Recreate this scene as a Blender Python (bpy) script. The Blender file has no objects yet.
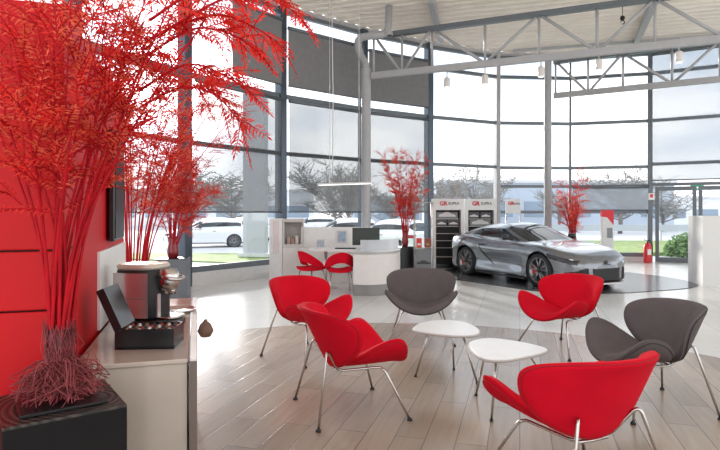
import bpy, bmesh, math, random
from mathutils import Vector, Matrix
import numpy as np
S = bpy.context.scene
COL = S.collection
PI = math.pi
R = math.radians
rng = random.Random(7)

# ---------------------------------------------------------------- camera, sky, sun, exposure
cam = bpy.data.objects.new('camera', bpy.data.cameras.new('camera'))
COL.objects.link(cam)
cam.location = (0, 0, 1.5); cam.rotation_euler = (R(90), 0, 0)
cam.data.sensor_width = 36; cam.data.lens = 27.5; cam.data.shift_y = -0.018
cam.data.clip_end = 400
S.camera = cam
S.view_settings.view_transform = 'Standard'; S.view_settings.look = 'None'
S.view_settings.gamma = 1; S.view_settings.use_curve_mapping = False
S.view_settings.exposure = 0.75

W = bpy.data.worlds.new('sky'); S.world = W; W.use_nodes = True
nt = W.node_tree; nt.nodes.clear()
def N(nt, t, **k):
    n = nt.nodes.new(t)
    for a, v in k.items(): setattr(n, a, v)
    return n
def ramp(nt, stops):
    r = N(nt, 'ShaderNodeValToRGB'); cr = r.color_ramp
    while len(cr.elements) < len(stops): cr.elements.new(.5)
    for e, (p, c) in zip(cr.elements, stops): e.position = p; e.color = (*c, 1)
    return r
tc = N(nt, 'ShaderNodeTexCoord'); sx = N(nt, 'ShaderNodeSeparateXYZ'); nt.links.new(tc.outputs['Generated'], sx.inputs[0])
r1 = ramp(nt, [(0, (.55, .53, .5)), (.5, (.62, .62, .62)), (.515, (.95, .96, .97)), (.56, (.66, .75, .86)), (1, (.58, .72, .92))])
ma = N(nt, 'ShaderNodeMath', operation='MULTIPLY_ADD'); ma.inputs[1].default_value = .5; ma.inputs[2].default_value = .5
nt.links.new(sx.outputs['Z'], ma.inputs[0]); nt.links.new(ma.outputs[0], r1.inputs[0])
mp = N(nt, 'ShaderNodeMapping'); mp.inputs['Scale'].default_value = (1.6, 1.6, 5); nt.links.new(tc.outputs['Generated'], mp.inputs[0])
nz = N(nt, 'ShaderNodeTexNoise'); nz.inputs['Scale'].default_value = 2.2; nz.inputs['Detail'].default_value = 6; nt.links.new(mp.outputs[0], nz.inputs[0])
r2 = ramp(nt, [(.38, (0, 0, 0)), (.62, (1, 1, 1))]); nt.links.new(nz.outputs[0], r2.inputs[0])
mx = N(nt, 'ShaderNodeMixRGB'); mx.inputs[2].default_value = (1.18, 1.17, 1.15, 1)
nt.links.new(r2.outputs[0], mx.inputs[0]); nt.links.new(r1.outputs[0], mx.inputs[1])
# brighter towards the right of the view, where the thin cloud glares
bg = N(nt, 'ShaderNodeBackground')
nt.links.new(mx.outputs[0], bg.inputs[0])
SUN_DIR = Vector((-.385, 1, .185)).normalized()
vn = N(nt, 'ShaderNodeVectorMath', operation='NORMALIZE'); nt.links.new(tc.outputs['Generated'], vn.inputs[0])
dp = N(nt, 'ShaderNodeVectorMath', operation='DOT_PRODUCT'); dp.inputs[1].default_value = SUN_DIR; nt.links.new(vn.outputs[0], dp.inputs[0])
# strength falls from the sunny half of the sky to the half behind the camera, with a glare round the sun
r3 = N(nt, 'ShaderNodeMapRange'); r3.inputs['From Min'].default_value = -.6; r3.inputs['From Max'].default_value = .7
r3.inputs['To Min'].default_value = 1.15; r3.inputs['To Max'].default_value = 1.25; nt.links.new(dp.outputs['Value'], r3.inputs['Value'])
pw_ = N(nt, 'ShaderNodeMath', operation='POWER'); pw_.inputs[1].default_value = 260
cl = N(nt, 'ShaderNodeMath', operation='MAXIMUM'); cl.inputs[1].default_value = 0; nt.links.new(dp.outputs['Value'], cl.inputs[0]); nt.links.new(cl.outputs[0], pw_.inputs[0])
gl = N(nt, 'ShaderNodeMath', operation='MULTIPLY_ADD'); gl.inputs[1].default_value = 14; nt.links.new(pw_.outputs[0], gl.inputs[0]); nt.links.new(r3.outputs[0], gl.inputs[2])
nt.links.new(gl.outputs[0], bg.inputs['Strength'])
wo = N(nt, 'ShaderNodeOutputWorld'); nt.links.new(bg.outputs[0], wo.inputs[0])

sun = bpy.data.objects.new('sun', bpy.data.lights.new('sun', 'SUN')); COL.objects.link(sun)
sun.data.energy = 3.2; sun.data.angle = R(2.5); sun.data.color = (1, .93, .84)
sdir = Vector((-.385, 1, .26)).normalized()
sun.rotation_euler = sdir.to_track_quat('Z', 'Y').to_euler()
sun.location = sdir * 60

# ---------------------------------------------------------------- materials
MATS = {}
def mat(name, col, rough=.5, metal=0, var=0, vscale=8, bump=0, bscale=60, coat=0, emit=0, trans=0, spec=.5, sheen=0):
    if name in MATS: return MATS[name]
    m = bpy.data.materials.new(name); m.use_nodes = True; nt = m.node_tree
    b = nt.nodes['Principled BSDF']
    b.inputs['Base Color'].default_value = (*col, 1); b.inputs['Roughness'].default_value = rough
    b.inputs['Metallic'].default_value = metal; b.inputs['Coat Weight'].default_value = coat
    b.inputs['Coat Roughness'].default_value = .05
    b.inputs['Specular IOR Level'].default_value = spec
    if trans: b.inputs['Transmission Weight'].default_value = trans
    if sheen: b.inputs['Sheen Weight'].default_value = sheen; b.inputs['Sheen Roughness'].default_value = .4
    if emit: b.inputs['Emission Color'].default_value = (*col, 1); b.inputs['Emission Strength'].default_value = emit
    t = N(nt, 'ShaderNodeTexCoord')
    if var:
        n = N(nt, 'ShaderNodeTexNoise'); n.inputs['Scale'].default_value = vscale; n.inputs['Detail'].default_value = 4
        nt.links.new(t.outputs['Object'], n.inputs[0])
        lo = tuple(max(0, c * (1 - var)) for c in col); hi = tuple(min(1, c * (1 + var)) for c in col)
        r = ramp(nt, [(.3, lo), (.7, hi)]); nt.links.new(n.outputs[0], r.inputs[0]); nt.links.new(r.outputs[0], b.inputs['Base Color'])
    if bump:
        n = N(nt, 'ShaderNodeTexNoise'); n.inputs['Scale'].default_value = bscale; nt.links.new(t.outputs['Object'], n.inputs[0])
        bp = N(nt, 'ShaderNodeBump'); bp.inputs['Strength'].default_value = bump; bp.inputs['Distance'].default_value = .01
        nt.links.new(n.outputs[0], bp.inputs['Height']); nt.links.new(bp.outputs[0], b.inputs['Normal'])
    MATS[name] = m; return m

def floor_mat(name, ang, bw, bh, c1, c2, mortar, msize, rough, grain=0):
    m = bpy.data.materials.new(name); m.use_nodes = True; nt = m.node_tree; b = nt.nodes['Principled BSDF']
    t = N(nt, 'ShaderNodeTexCoord'); mp = N(nt, 'ShaderNodeMapping'); mp.inputs['Rotation'].default_value = (0, 0, ang)
    nt.links.new(t.outputs['Object'], mp.inputs[0])
    br = N(nt, 'ShaderNodeTexBrick'); br.offset = .37; br.inputs['Scale'].default_value = 1
    br.inputs['Brick Width'].default_value = bw; br.inputs['Row Height'].default_value = bh
    br.inputs['Mortar Size'].default_value = msize; br.inputs['Mortar Smooth'].default_value = .3
    br.inputs['Color1'].default_value = (*c1, 1); br.inputs['Color2'].default_value = (*c2, 1); br.inputs['Mortar'].default_value = (*mortar, 1)
    nt.links.new(mp.outputs[0], br.inputs[0])
    mp2 = N(nt, 'ShaderNodeMapping'); mp2.inputs['Scale'].default_value = (.8, 9, 1); nt.links.new(mp.outputs[0], mp2.inputs[0])
    nz = N(nt, 'ShaderNodeTexNoise'); nz.inputs['Scale'].default_value = 3; nz.inputs['Detail'].default_value = 6; nt.links.new(mp2.outputs[0], nz.inputs[0])
    rr = ramp(nt, [(.25, (1 - grain,) * 3), (.75, (1, 1, 1))]); nt.links.new(nz.outputs[0], rr.inputs[0])
    mu = N(nt, 'ShaderNodeMixRGB', blend_type='MULTIPLY'); mu.inputs[0].default_value = 1
    nt.links.new(br.outputs['Color'], mu.inputs[1]); nt.links.new(rr.outputs[0], mu.inputs[2])
    nt.links.new(mu.outputs[0], b.inputs['Base Color'])
    rz = ramp(nt, [(.3, (rough,) * 3), (.7, (rough + .05,) * 3)]); nt.links.new(nz.outputs[0], rz.inputs[0]); nt.links.new(rz.outputs[0], b.inputs['Roughness'])
    b.inputs['Specular IOR Level'].default_value = .6
    bp = N(nt, 'ShaderNodeBump'); bp.inputs['Strength'].default_value = .25; bp.inputs['Distance'].default_value = .004; bp.invert = True
    nt.links.new(br.outputs['Fac'], bp.inputs['Height']); nt.links.new(bp.outputs[0], b.inputs['Normal'])
    return m

def thin_mat(name, col, op, rough=.9, gloss=False, weave=0):
    """see-through sheet: woven screen or window glass"""
    m = bpy.data.materials.new(name); m.use_nodes = True; nt = m.node_tree; nt.nodes.clear()
    o = N(nt, 'ShaderNodeOutputMaterial'); tr = N(nt, 'ShaderNodeBsdfTransparent'); mx = N(nt, 'ShaderNodeMixShader')
    if gloss:
        g = N(nt, 'ShaderNodeBsdfGlossy'); g.inputs['Roughness'].default_value = .02; g.inputs[0].default_value = (*col, 1)
        f = N(nt, 'ShaderNodeFresnel'); f.inputs[0].default_value = 1.3; nt.links.new(f.outputs[0], mx.inputs[0])
        tr.inputs[0].default_value = (*col, 1)
    else:
        g = N(nt, 'ShaderNodeMixShader'); g.inputs[0].default_value = .45
        d = N(nt, 'ShaderNodeBsdfDiffuse'); d.inputs[0].default_value = (*col, 1)
        l = N(nt, 'ShaderNodeBsdfTranslucent'); l.inputs[0].default_value = (*col, 1)
        nt.links.new(d.outputs[0], g.inputs[1]); nt.links.new(l.outputs[0], g.inputs[2])
        mx.inputs[0].default_value = op
    nt.links.new(tr.outputs[0], mx.inputs[1]); nt.links.new(g.outputs[0], mx.inputs[2]); nt.links.new(mx.outputs[0], o.inputs[0])
    return m

M_wood = floor_mat('whitewashed_wood_plank', R(-73.8), 1.2, .2, (.33, .25, .18), (.46, .365, .285), (.17, .13, .10), .004, .22, .2)
M_tile = floor_mat('pale_floor_tile', R(-73.8), 1.2, .6, (.66, .65, .63), (.72, .71, .69), (.48, .47, .46), .005, .18, .04)
M_mat = mat('dark_showroom_mat', (.06, .063, .068), .22, var=.2)
M_red = mat('red_wool_felt', (.62, .003, .018), .9, bump=.12, bscale=220, var=.07, vscale=5, spec=.15)
M_redd = mat('dark_red_piping', (.36, .003, .01), .85)
M_grey = mat('taupe_grey_felt', (.12, .10, .102), .9, bump=.12, bscale=220, var=.08, spec=.2)
M_greyd = mat('black_grey_piping', (.035, .03, .03), .9)
M_chrome = mat('satin_steel', (.55, .52, .49), .25, 1)
M_rub = mat('black_rubber', (.015, .015, .015), .6)
M_white = mat('white_laminate', (.82, .82, .81), .3, var=.03)
M_wedge = mat('pale_grey_edge', (.50, .47, .44), .5)
M_beige = mat('beige_gloss_lacquer', (.50, .42, .35), .12, coat=.4, var=.04)
M_offw = mat('warm_white_lacquer', (.76, .72, .69), .3, var=.03)
M_kick = mat('grey_brushed_plinth', (.27, .26, .25), .45, .3)
M_steelpaint = mat('grey_painted_steel', (.42, .42, .43), .45, var=.05)
M_post = mat('dark_anodised_aluminium', (.085, .105, .135), .32, .6)
M_rail = mat('slate_grey_aluminium', (.16, .18, .20), .4, .4)
M_black = mat('black_gloss_plastic', (.012, .012, .013), .25)
M_blackm = mat('black_matte', (.02, .02, .021), .6)
M_redwall = mat('red_gloss_panel', (.55, .002, .006), .45, var=.05, vscale=2, spec=.25)
M_leaf = mat('red_leaf', (.92, .045, .03), .5, var=.35, vscale=9)
M_leaf2 = mat('orange_highlight_leaf', (.96, .17, .09), .5, var=.3, vscale=9)  # orange-red leaf tone, brightened so the leaf highlights sit in its colour
for _m in (M_leaf, M_leaf2):
    _n = _m.node_tree; _b = _n.nodes['Principled BSDF']; _o = [q for q in _n.nodes if q.type == 'OUTPUT_MATERIAL'][0]
    _t = N(_n, 'ShaderNodeBsdfTranslucent'); _x = N(_n, 'ShaderNodeMixShader'); _x.inputs[0].default_value = .58
    _c = [l.from_socket for l in _n.links if l.to_socket == _b.inputs['Base Color']][0]
    _n.links.new(_c, _t.inputs[0]); _n.links.new(_b.outputs[0], _x.inputs[1]); _n.links.new(_t.outputs[0], _x.inputs[2]); _n.links.new(_x.outputs[0], _o.inputs[0])
M_stem = mat('crimson_stem', (.45, .004, .012), .6, spec=.2, var=.25, vscale=14)
M_root = mat('dried_root', (.26, .045, .05), .75, var=.4, vscale=30)
M_roof = mat('cream_corrugated_sheet', (.88, .81, .72), .6, var=.04, vscale=3)
M_blind = mat('charcoal_blind_fabric', (.23, .23, .235), .9, var=.06)
M_screen = thin_mat('woven_sun_screen', (.12, .125, .13), .69)
M_screenl = thin_mat('pale_sun_screen', (.28, .31, .36), .64)
M_glass = thin_mat('window_glass', (.97, .985, 1), 0, gloss=True)
M_acryl = thin_mat('frosted_acrylic', (.80, .82, .85), .7)
M_tvs = mat('black_screen', (.006, .006, .007), .35, spec=.15)
M_silver = mat('brushed_silver', (.62, .58, .57), .3, .85, var=.05)
M_grass = mat('grass', (.24, .31, .10), .9, var=.3, vscale=3)
M_asph = mat('pale_asphalt', (.52, .52, .53), .85, var=.08, vscale=.6)
M_conc = mat('pale_concrete', (.66, .66, .65), .8, var=.05)
M_planter = mat('grey_planter', (.15, .165, .18), .5, var=.06)
M_oak = mat('charred_black_wood', (.010, .009, .009), .6, var=.3, vscale=5, spec=.15)

# ---------------------------------------------------------------- mesh helpers
class MB:
    def __init__(s): s.v = []; s.f = []; s.sm = []
    def add(s, vs, fs, smooth=False):
        o = len(s.v); s.v += [tuple(x) for x in vs]; s.f += [tuple(i + o for i in f) for f in fs]; s.sm += [smooth] * len(fs); return s
    def box(s, c, d, rz=0, M=None, bev=0):
        x, y, z = (q / 2 for q in d)
        if bev:
            b = min(bev, x * .9, y * .9, z * .9)
            out = [(x - b, y), (x, y - b), (x, -y + b), (x - b, -y), (-x + b, -y), (-x, -y + b), (-x, y - b), (-x + b, y)]
            inn = [(px - math.copysign(b, px) * .7, py - math.copysign(b, py) * .7) for px, py in out]
            L = [[(px, py, -z) for px, py in inn], [(px, py, -z + b) for px, py in out], [(px, py, z - b) for px, py in out], [(px, py, z) for px, py in inn]]
            vs = [q for l in L for q in l]; fs = []
            for k in range(3):
                for i in range(8):
                    j = (i + 1) % 8; fs.append((k * 8 + j, k * 8 + i, (k + 1) * 8 + i, (k + 1) * 8 + j))
            fs.append(tuple(range(0, 8))); fs.append(tuple(reversed(range(24, 32))))
        else:
            vs = [(i, j, k) for i in (-x, x) for j in (-y, y) for k in (-z, z)]
            fs = [(0, 1, 3, 2), (4, 6, 7, 5), (0, 4, 5, 1), (2, 3, 7, 6), (0, 2, 6, 4), (1, 5, 7, 3)]
        m = Matrix.Translation(c) @ Matrix.Rotation(rz, 4, 'Z')
        if M: m = M @ m
        return s.add([m @ Vector(v) for v in vs], fs)
    def tube(s, pts, r, n=8, closed=False, caps=True):
        P = [Vector(p) for p in pts]; m = len(P)
        rs = r if isinstance(r, (list, tuple)) else [r] * m
        vs = []; up = None
        for i in range(m):
            a = P[i - 1] if (i > 0 or closed) else P[i]; b = P[(i + 1) % m] if (i < m - 1 or closed) else P[i]
            t = (b - a)
            t = t.normalized() if t.length > 1e-9 else Vector((0, 0, 1))
            if up is None:
                up = Vector((0, 0, 1)) if abs(t.z) < .9 else Vector((1, 0, 0))
            x = t.cross(up)
            if x.length < 1e-6: x = t.orthogonal()
            x.normalize(); y = x.cross(t).normalized(); up = y
            for k in range(n):
                q = 2 * PI * k / n; vs.append(P[i] + (x * math.cos(q) + y * math.sin(q)) * rs[i])
        fs = []
        for i in range(m if closed else m - 1):
            for k in range(n):
                a = i * n + k; b = i * n + (k + 1) % n; j = (i + 1) % m
                fs.append((a, b, j * n + (k + 1) % n, j * n + k))
        s.add(vs, fs, True)
        if caps and not closed:
            o = len(s.v) - len(vs); s.f.append(tuple(o + k for k in reversed(range(n)))); s.sm.append(False)
            s.f.append(tuple(o + (m - 1) * n + k for k in range(n))); s.sm.append(False)
        return s
    def lathe(s, prof, c=(0, 0, 0), n=24, M=None, smooth=True):
        vs = []; fs = []; k = len(prof)
        for i in range(n):
            a = 2 * PI * i / n
            for r, z in prof: vs.append(Vector((c[0] + r * math.cos(a), c[1] + r * math.sin(a), c[2] + z)))
        for i in range(n):
            j = (i + 1) % n
            for q in range(k - 1): fs.append((i * k + q, j * k + q, j * k + q + 1, i * k + q + 1))
        if M: vs = [M @ v for v in vs]
        return s.add(vs, fs, smooth)
    def prism(s, poly, z0, z1, M=None, smooth=False):
        n = len(poly)
        vs = [Vector((x, y, z0)) for x, y in poly] + [Vector((x, y, z1)) for x, y in poly]
        if M: vs = [M @ v for v in vs]
        o = len(s.v)
        s.add(vs, [(i, (i + 1) % n, n + (i + 1) % n, n + i) for i in range(n)], smooth)
        s.f.append(tuple(o + i for i in reversed(range(n)))); s.f.append(tuple(o + n + i for i in range(n))); s.sm += [False, False]
        return s
    def grid(s, rows, smooth=True, keep=None):
        m, n = len(rows), len(rows[0]); vs = [p for r in rows for p in r]
        fs = [(i * n + j, i * n + j + 1, (i + 1) * n + j + 1, (i + 1) * n + j) for i in range(m - 1) for j in range(n - 1) if keep is None or keep(i, j)]
        return s.add(vs, fs, smooth)
    def build(s, name, m, parent=None, mods=None, M=None):
        me = bpy.data.meshes.new(name)
        vs = [M @ Vector(v) for v in s.v] if M else s.v
        me.from_pydata(vs, [], s.f); me.polygons.foreach_set('use_smooth', s.sm); me.update()
        if isinstance(m, (list, tuple)):
            for q in m: me.materials.append(q)
        else: me.materials.append(m)
        o = bpy.data.objects.new(name, me); COL.objects.link(o)
        if parent: o.parent = parent
        if mods: mods(o)
        return o
def empty(name, loc, rz, label, cat, group=None):
    o = bpy.data.objects.new(name, None); COL.objects.link(o); o.location = loc; o.rotation_euler = (0, 0, rz)
    o.empty_display_size = .1
    return tag(o, label, cat, group)
def tag(o, label, cat, group=None):
    o['label'] = label; o['category'] = cat
    if group: o['group'] = group
    return o
def struct(o): o['kind'] = 'structure'; return o
def copy_tree(o, parent=None):
    c = o.copy(); COL.objects.link(c)
    if parent: c.parent = parent
    for ch in list(o.children): copy_tree(ch, c)
    return c
def place(o, loc, rz, label, group=None):
    o.location = loc; o.rotation_euler = (0, 0, rz); o['label'] = label
    if group: o['group'] = group
    return o
def catmull(P, n=8, closed=False):
    P = [Vector(p) for p in P]; m = len(P); out = []
    for i in range(m if closed else m - 1):
        a = P[i - 1] if (i or closed) else P[0]; b = P[i]; c = P[(i + 1) % m]; d = P[(i + 2) % m] if (i + 2 < m or closed) else P[-1]
        for k in range(n):
            t = k / n
            out.append(.5 * ((2 * b) + (c - a) * t + (2 * a - 5 * b + 4 * c - d) * t * t + (3 * b - a - 3 * c + d) * t ** 3))
    if not closed: out.append(P[-1])
    return out
def fillet(P, r, n=5):
    P = [Vector(p) for p in P]; out = [P[0]]
    for i in range(1, len(P) - 1):
        a, b, c = P[i - 1], P[i], P[i + 1]
        d1 = (a - b); d2 = (c - b); q = min(r, d1.length * .45, d2.length * .45)
        p1 = b + d1.normalized() * q; p2 = b + d2.normalized() * q
        for k in range(n + 1):
            t = k / n; out.append(p1 * (1 - t) ** 2 + b * 2 * t * (1 - t) + p2 * t * t)
    out.append(P[-1]); return out
def gp(u, v, z=0):                      # ground (or level z) point seen at a photo position
    Y = (1.5 - z) * 550 / (v - 212); return Vector(((u - 360) / 550 * Y, Y, z))
def wp(u, v, Y): return Vector(((u - 360) / 550 * Y, Y, 1.5 + (212 - v) / 550 * Y))
def text(body, size, m, parent, M, name='lettering', depth=.002):
    c = bpy.data.curves.new('t', 'FONT'); c.offset = .006 if body == 'GR' else .002; c.body = body; c.size = size; c.extrude = depth; c.align_x = 'CENTER'; c.align_y = 'CENTER'
    t = bpy.data.objects.new('t', c); COL.objects.link(t)
    dg = bpy.context.evaluated_depsgraph_get(); me = bpy.data.meshes.new_from_object(t.evaluated_get(dg))
    bpy.data.objects.remove(t); me.transform(M); me.materials.clear(); me.materials.append(m)
    o = bpy.data.objects.new(name, me); COL.objects.link(o)
    if parent: o.parent = parent
    return o

# ================================================================ SETTING
FV = [(-5.5, 6.3), (-4.6, 8.8), (-3.5, 11.0), (-1.89, 13.15), (.08, 14.8), (2.0, 16.0), (4.26, 17.1), (6.6, 17.3), (8.8, 16.7), (10.9, 15.5), (12.7, 13.7)]
FV = [Vector((x, y, 0)) for x, y in FV]
# floor
fp = [(-5.5, -3)] + [(v.x, v.y) for v in FV] + [(12.7, -3)]
b = MB(); b.prism(fp, -.12, 0); struct(b.build('floor', M_tile))
CX, CY, CR = .3, 3.3, 4.13
b = MB(); b.prism([(CX + CR * math.cos(2 * PI * i / 96), CY + CR * math.sin(2 * PI * i / 96)) for i in range(96)], -.01, .003)
struct(b.build('floor_wood_circle', M_wood))
b = MB(); b.prism([(v.x, v.y) for v in catmull([(1.7, 13.1, 0), (2.5, 11.6, 0), (3.7, 10.1, 0), (5.3, 10.3, 0), (6.95, 11.3, 0), (6.7, 13.4, 0), (4.6, 15.2, 0), (2.6, 14.6, 0)], 6, True)], 0, .012)
struct(b.build('floor_car_platform', M_mat))

# ceiling: corrugated deck following the truss direction, clipped at the facade line
dA = Vector((.96, -.279, 0)); dB = Vector((.279, .96, 0))
def facade_hit(y0):    # furthest extents along dA for a given dB coordinate
    ts = []
    poly = [Vector((-5.5, -3.0, 0))] + [v + Vector((0, .0, 0)) for v in FV] + [Vector((12.7, -3.0, 0))]
    n = len(poly)
    for i in range(n):
        a, c = poly[i], poly[(i + 1) % n]; sa, sc = a.dot(dB) - y0, c.dot(dB) - y0
        if sa * sc < 0:
            t = sa / (sa - sc); ts.append((a + (c - a) * t).dot(dA))
    return (min(ts), max(ts)) if len(ts) >= 2 else None
b = MB(); rows = []
k = -4.2
while k < 18.7:
    h = facade_hit(k)
    if h:
        ph = (k / .30) % 1; z = 6.45 + (0 if ph < .3 else .08 if .4 < ph < .8 else .04)
        rows.append((Vector(dA * h[0] + dB * k) + Vector((0, 0, z)), Vector(dA * h[1] + dB * k) + Vector((0, 0, z))))
    k += .03
b.grid([[r[0], r[1]] for r in rows], smooth=False)
for r in rows: pass
b.grid([[r[0] + Vector((0, 0, .08)), r[1] + Vector((0, 0, .08))] for r in rows[::10]], smooth=False)
struct(b.build('ceiling', M_roof))

# facade bays
def seg_box(mb, a, c, z0, z1, th, off=0):
    d = (c - a); L = d.length; ang = math.atan2(d.y, d.x); m = (a + c) / 2
    nrm = Vector((-d.y, d.x, 0)).normalized() * off
    mb.box((m.x + nrm.x, m.y + nrm.y, (z0 + z1) / 2), (L, th, z1 - z0), ang)
for i in range(len(FV) - 1):
    a, c = FV[i], FV[i + 1]
    if i == 8:
        rails = [4.27, 2.95, 2.33, 5.7, 6.3]
    elif i >= 6: rails = [.2, 1.5, 2.3, 2.88, 4.27, 5.7, 6.3] if i == 7 or i == 6 else [.2, 2.3, 2.9, 4.27, 5.7, 6.3]
    elif i >= 5: rails = [.2, 1.5, 2.9, 4.27, 5.7, 6.3]
    elif i == 9: rails = [.2, 2.33, 4.27, 5.7, 6.3]
    else: rails = [.34, 2.9, 4.27, 6.3]
    fr = MB()
    for z in rails: seg_box(fr, a, c, z - (.045 if z > .5 else .06), z + (.045 if z > .5 else .06), .12)
    w = struct(fr.build('window_%d' % (i + 1), M_rail))
    g = MB(); seg_box(g, a, c, .2 if i != 8 else 2.33, 6.3, .012); g.build('pane', M_glass, w)
    if i != 8:
        kb = MB(); seg_box(kb, a, c, 0, .28 if i < 5 else .14, .22, .0); struct(kb.build('trim_%d' % (i + 1), M_conc))
    # fascia between glazing head and deck
    kb = MB(); seg_box(kb, a, c, 6.3, 6.5, .1, .08); struct(kb.build('trim_head_%d' % (i + 1), M_steelpaint))
for i, v in enumerate(FV):
    wdt = .075 if i == 7 else .19 if i < 6 else .13
    a = FV[max(0, i - 1)]; c = FV[min(len(FV) - 1, i + 1)]; d = c - a; ang = math.atan2(d.y, d.x)
    p = MB(); p.box((v.x, v.y, 3.2), (wdt, .24 if wdt > .1 else .12, 6.4), ang, bev=.015)
    struct(p.build('trim_post_%d' % (i + 1), M_post if i < 6 else M_steelpaint if i == 6 else M_rail))

# roller screens and blinds hang inside the glass
def screen(i, z0, z1, m, f0, f1, label, cat, name, off=-.16, grp=None):
    a, c = FV[i], FV[i + 1]; d = c - a; p = a + d * f0; q = a + d * f1
    ang = math.atan2(d.y, d.x); nrm = Vector((-d.y, d.x, 0)).normalized()
    mid = (p + q) / 2 + nrm * off
    e = empty(name, (mid.x, mid.y, z0), ang, label, cat, grp); L = (q - p).length
    rows = []
    for k in range(7):
        z = (z1 - z0) * k / 6; rows.append([Vector((x * L / 2, .004 * math.sin(k * 1.7 + x), z)) for x in (-1, 0, 1)])
    MB().grid(rows).build('fabric', m, e)
    MB().tube([(-L / 2, 0, 0), (L / 2, 0, 0)], .018, 8).build('bottom_bar', M_rail, e)
    MB().tube([(-L / 2, 0, z1 - z0 + .03), (L / 2, 0, z1 - z0 + .03)], .045, 10).build('roller', M_rail, e)
    return e
screen(0, 1.55, 4.1, M_screen, .05, .95, 'grey see-through roller screen leftmost of the glazing, behind the red trees', 'roller screen', 'roller_screen')
screen(1, 1.5, 4.1, M_screen, .05, .95, 'grey see-through roller screen behind the big red branches, sunlit', 'roller screen', 'roller_screen')
screen(2, 1.5, 4.12, M_screen, .05, .95, 'grey see-through roller screen above the parked white cars', 'roller screen', 'roller_screen')
screen(3, 1.5, 4.12, M_screen, .05, .95, 'grey see-through roller screen behind the hanging strip lamp', 'roller screen', 'roller_screen')
screen(4, 1.5, 4.12, M_screen, .05, .93, 'grey see-through roller screen behind the small red tree on its dark planter', 'roller screen', 'roller_screen')
screen(2, 4.5, 6.0, M_blind, .40, .95, 'charcoal blackout blind high above the parked white cars', 'blind', 'blackout_blind')
screen(3, 4.5, 5.85, M_blind, .04, .96, 'charcoal blackout blind high above the hanging strip lamp', 'blind', 'blackout_blind')
screen(4, 4.5, 5.8, M_blind, .04, .94, 'charcoal blackout blind behind the left end of the roof truss', 'blind', 'blackout_blind')
screen(8, 2.45, 6.2, M_screenl, .03, .97, 'pale see-through screen above the glass entrance door', 'roller screen', 'roller_screen')
screen(7, 1.56, 2.24, M_screenl, .03, .97, 'low pale blue screen panel behind the white and red pillar', 'roller screen', 'roller_screen', off=-.12)

# entrance doors in bay 9
a, c = FV[8], FV[9]; d = (c - a); L = d.length; ang = math.atan2(d.y, d.x)
for k in range(2):
    m = a + d * (.28 + k * .46)
    e = bpy.data.objects.new('door_%d' % (k + 1), None); COL.objects.link(e); e.location = (m.x, m.y, 0); e.rotation_euler = (0, 0, ang); struct(e)
    w = L * .44
    f = MB()
    for sx_ in (-1, 1): f.box((sx_ * (w / 2 - .05), 0, 1.13), (.1, .08, 2.26))
    f.box((0, 0, .07), (w - .2, .08, .14)); f.box((0, 0, 2.2), (w - .2, .08, .12)); f.build('door_frame', M_rail, e)
    g = MB(); g.box((0, 0, 1.14), (w - .2, .012, 2.0)); g.build('pane', M_glass, e)
    MB().tube(fillet([(w / 2 - .09, -.04, .9), (w / 2 - .09, -.1, .9), (w / 2 - .09, -.1, 1.4), (w / 2 - .09, -.04, 1.4)], .03), .012).build('door_handle', M_chrome, e)

# exit sign
p = wp(697, 187.5, 16.2); ex = empty('exit_sign', p, ang, 'small green emergency exit sign above the entrance door', 'sign')
b = MB(); b.box((0, 0, 0), (.34, .03, .14)); b.build('housing', mat('exit_green', (.03, .42, .20), .5, emit=.3), ex)
b = MB(); b.prism([(-.10, -.012), (.0, -.012), (.0, -.035), (.06, 0), (.0, .035), (.0, .012), (-.10, .012)], 0, .003, M=Matrix.Translation((0, -.018, 0)) @ Matrix.Rotation(R(90), 4, 'X'))
b.build('arrow', mat('sign_white', (.9, .95, .9), .5, emit=.6), ex)

# columns
def column(x, y, h, r, label):
    e = empty('steel_column', (x, y, 0), 0, label, 'column')
    b = MB(); b.lathe([(r, .03), (r, h)], n=24); b.build('shaft', M_steelpaint, e)
    b = MB(); b.box((0, 0, .0225), (r * 3, r * 3, .02)); b.build('base_plate', M_steelpaint, e)
    for sx_ in (-1, 1):
        for sy in (-1, 1):
            q = MB(); q.lathe([(0, .02), (.014, .02), (.014, 0), (0, 0)][::-1], (sx_ * r * 1.25, sy * r * 1.25, .0325), 6); q.build('bolt', M_chrome, e)
column(.15, 13.5, 5.02, .115, 'thick pale grey round column behind the curved desk')
column(5.36, 15.7, 5.9, .105, 'slimmer pale grey round column behind the silver sports car')

# trusses
def truss(A, B_, ztop, zbot, us, label, r=.05, rb=.075):
    A, B_ = Vector(A), Vector(B_); d = B_ - A; L = d.length; ang = math.atan2(d.y, d.x)
    e = empty('roof_truss', (A.x, A.y, zbot), ang, label, 'truss'); H = ztop - zbot
    b = MB(); b.box((L / 2, 0, 0), (L, .10, rb * 2)); b.build('bottom_chord', M_steelpaint, e)
    b = MB(); b.box((L / 2, 0, H), (L, .14, .11)); b.build('top_chord', M_rail, e)
    X_ = [.05]
    for u in us:
        k = (u - 360) / 550; X_.append((k * A.y - A.x) / (d.x - k * d.y) * L)
    X_ = [x for x in X_ if x < L - .05]
    for x in X_:
        b = MB(); b.tube([(x, 0, .05), (x, 0, H - .05)], .03, 8); b.build('upright', M_steelpaint, e)
    for k in range(len(X_) - 1):
        z0, z1 = (H - .05, .06) if k % 2 == 0 else (.06, H - .05)
        b = MB(); b.tube([(X_[k] + .06, 0, z0), (X_[k + 1] - .06, 0, z1)], .036, 8); b.build('diagonal', M_steelpaint, e)
    return e
T1a, T1b = (.29, 13.45, 0), (9.25, 9.59, 0)
truss(T1a, T1b, 5.78, 4.83, [402, 432, 485, 539, 597, 655, 725, 800], 'nearer grey lattice roof truss running across from the thick column')
T2a, T2b = (5.5, 15.62, 0), (10.6, 12.7, 0)
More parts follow.
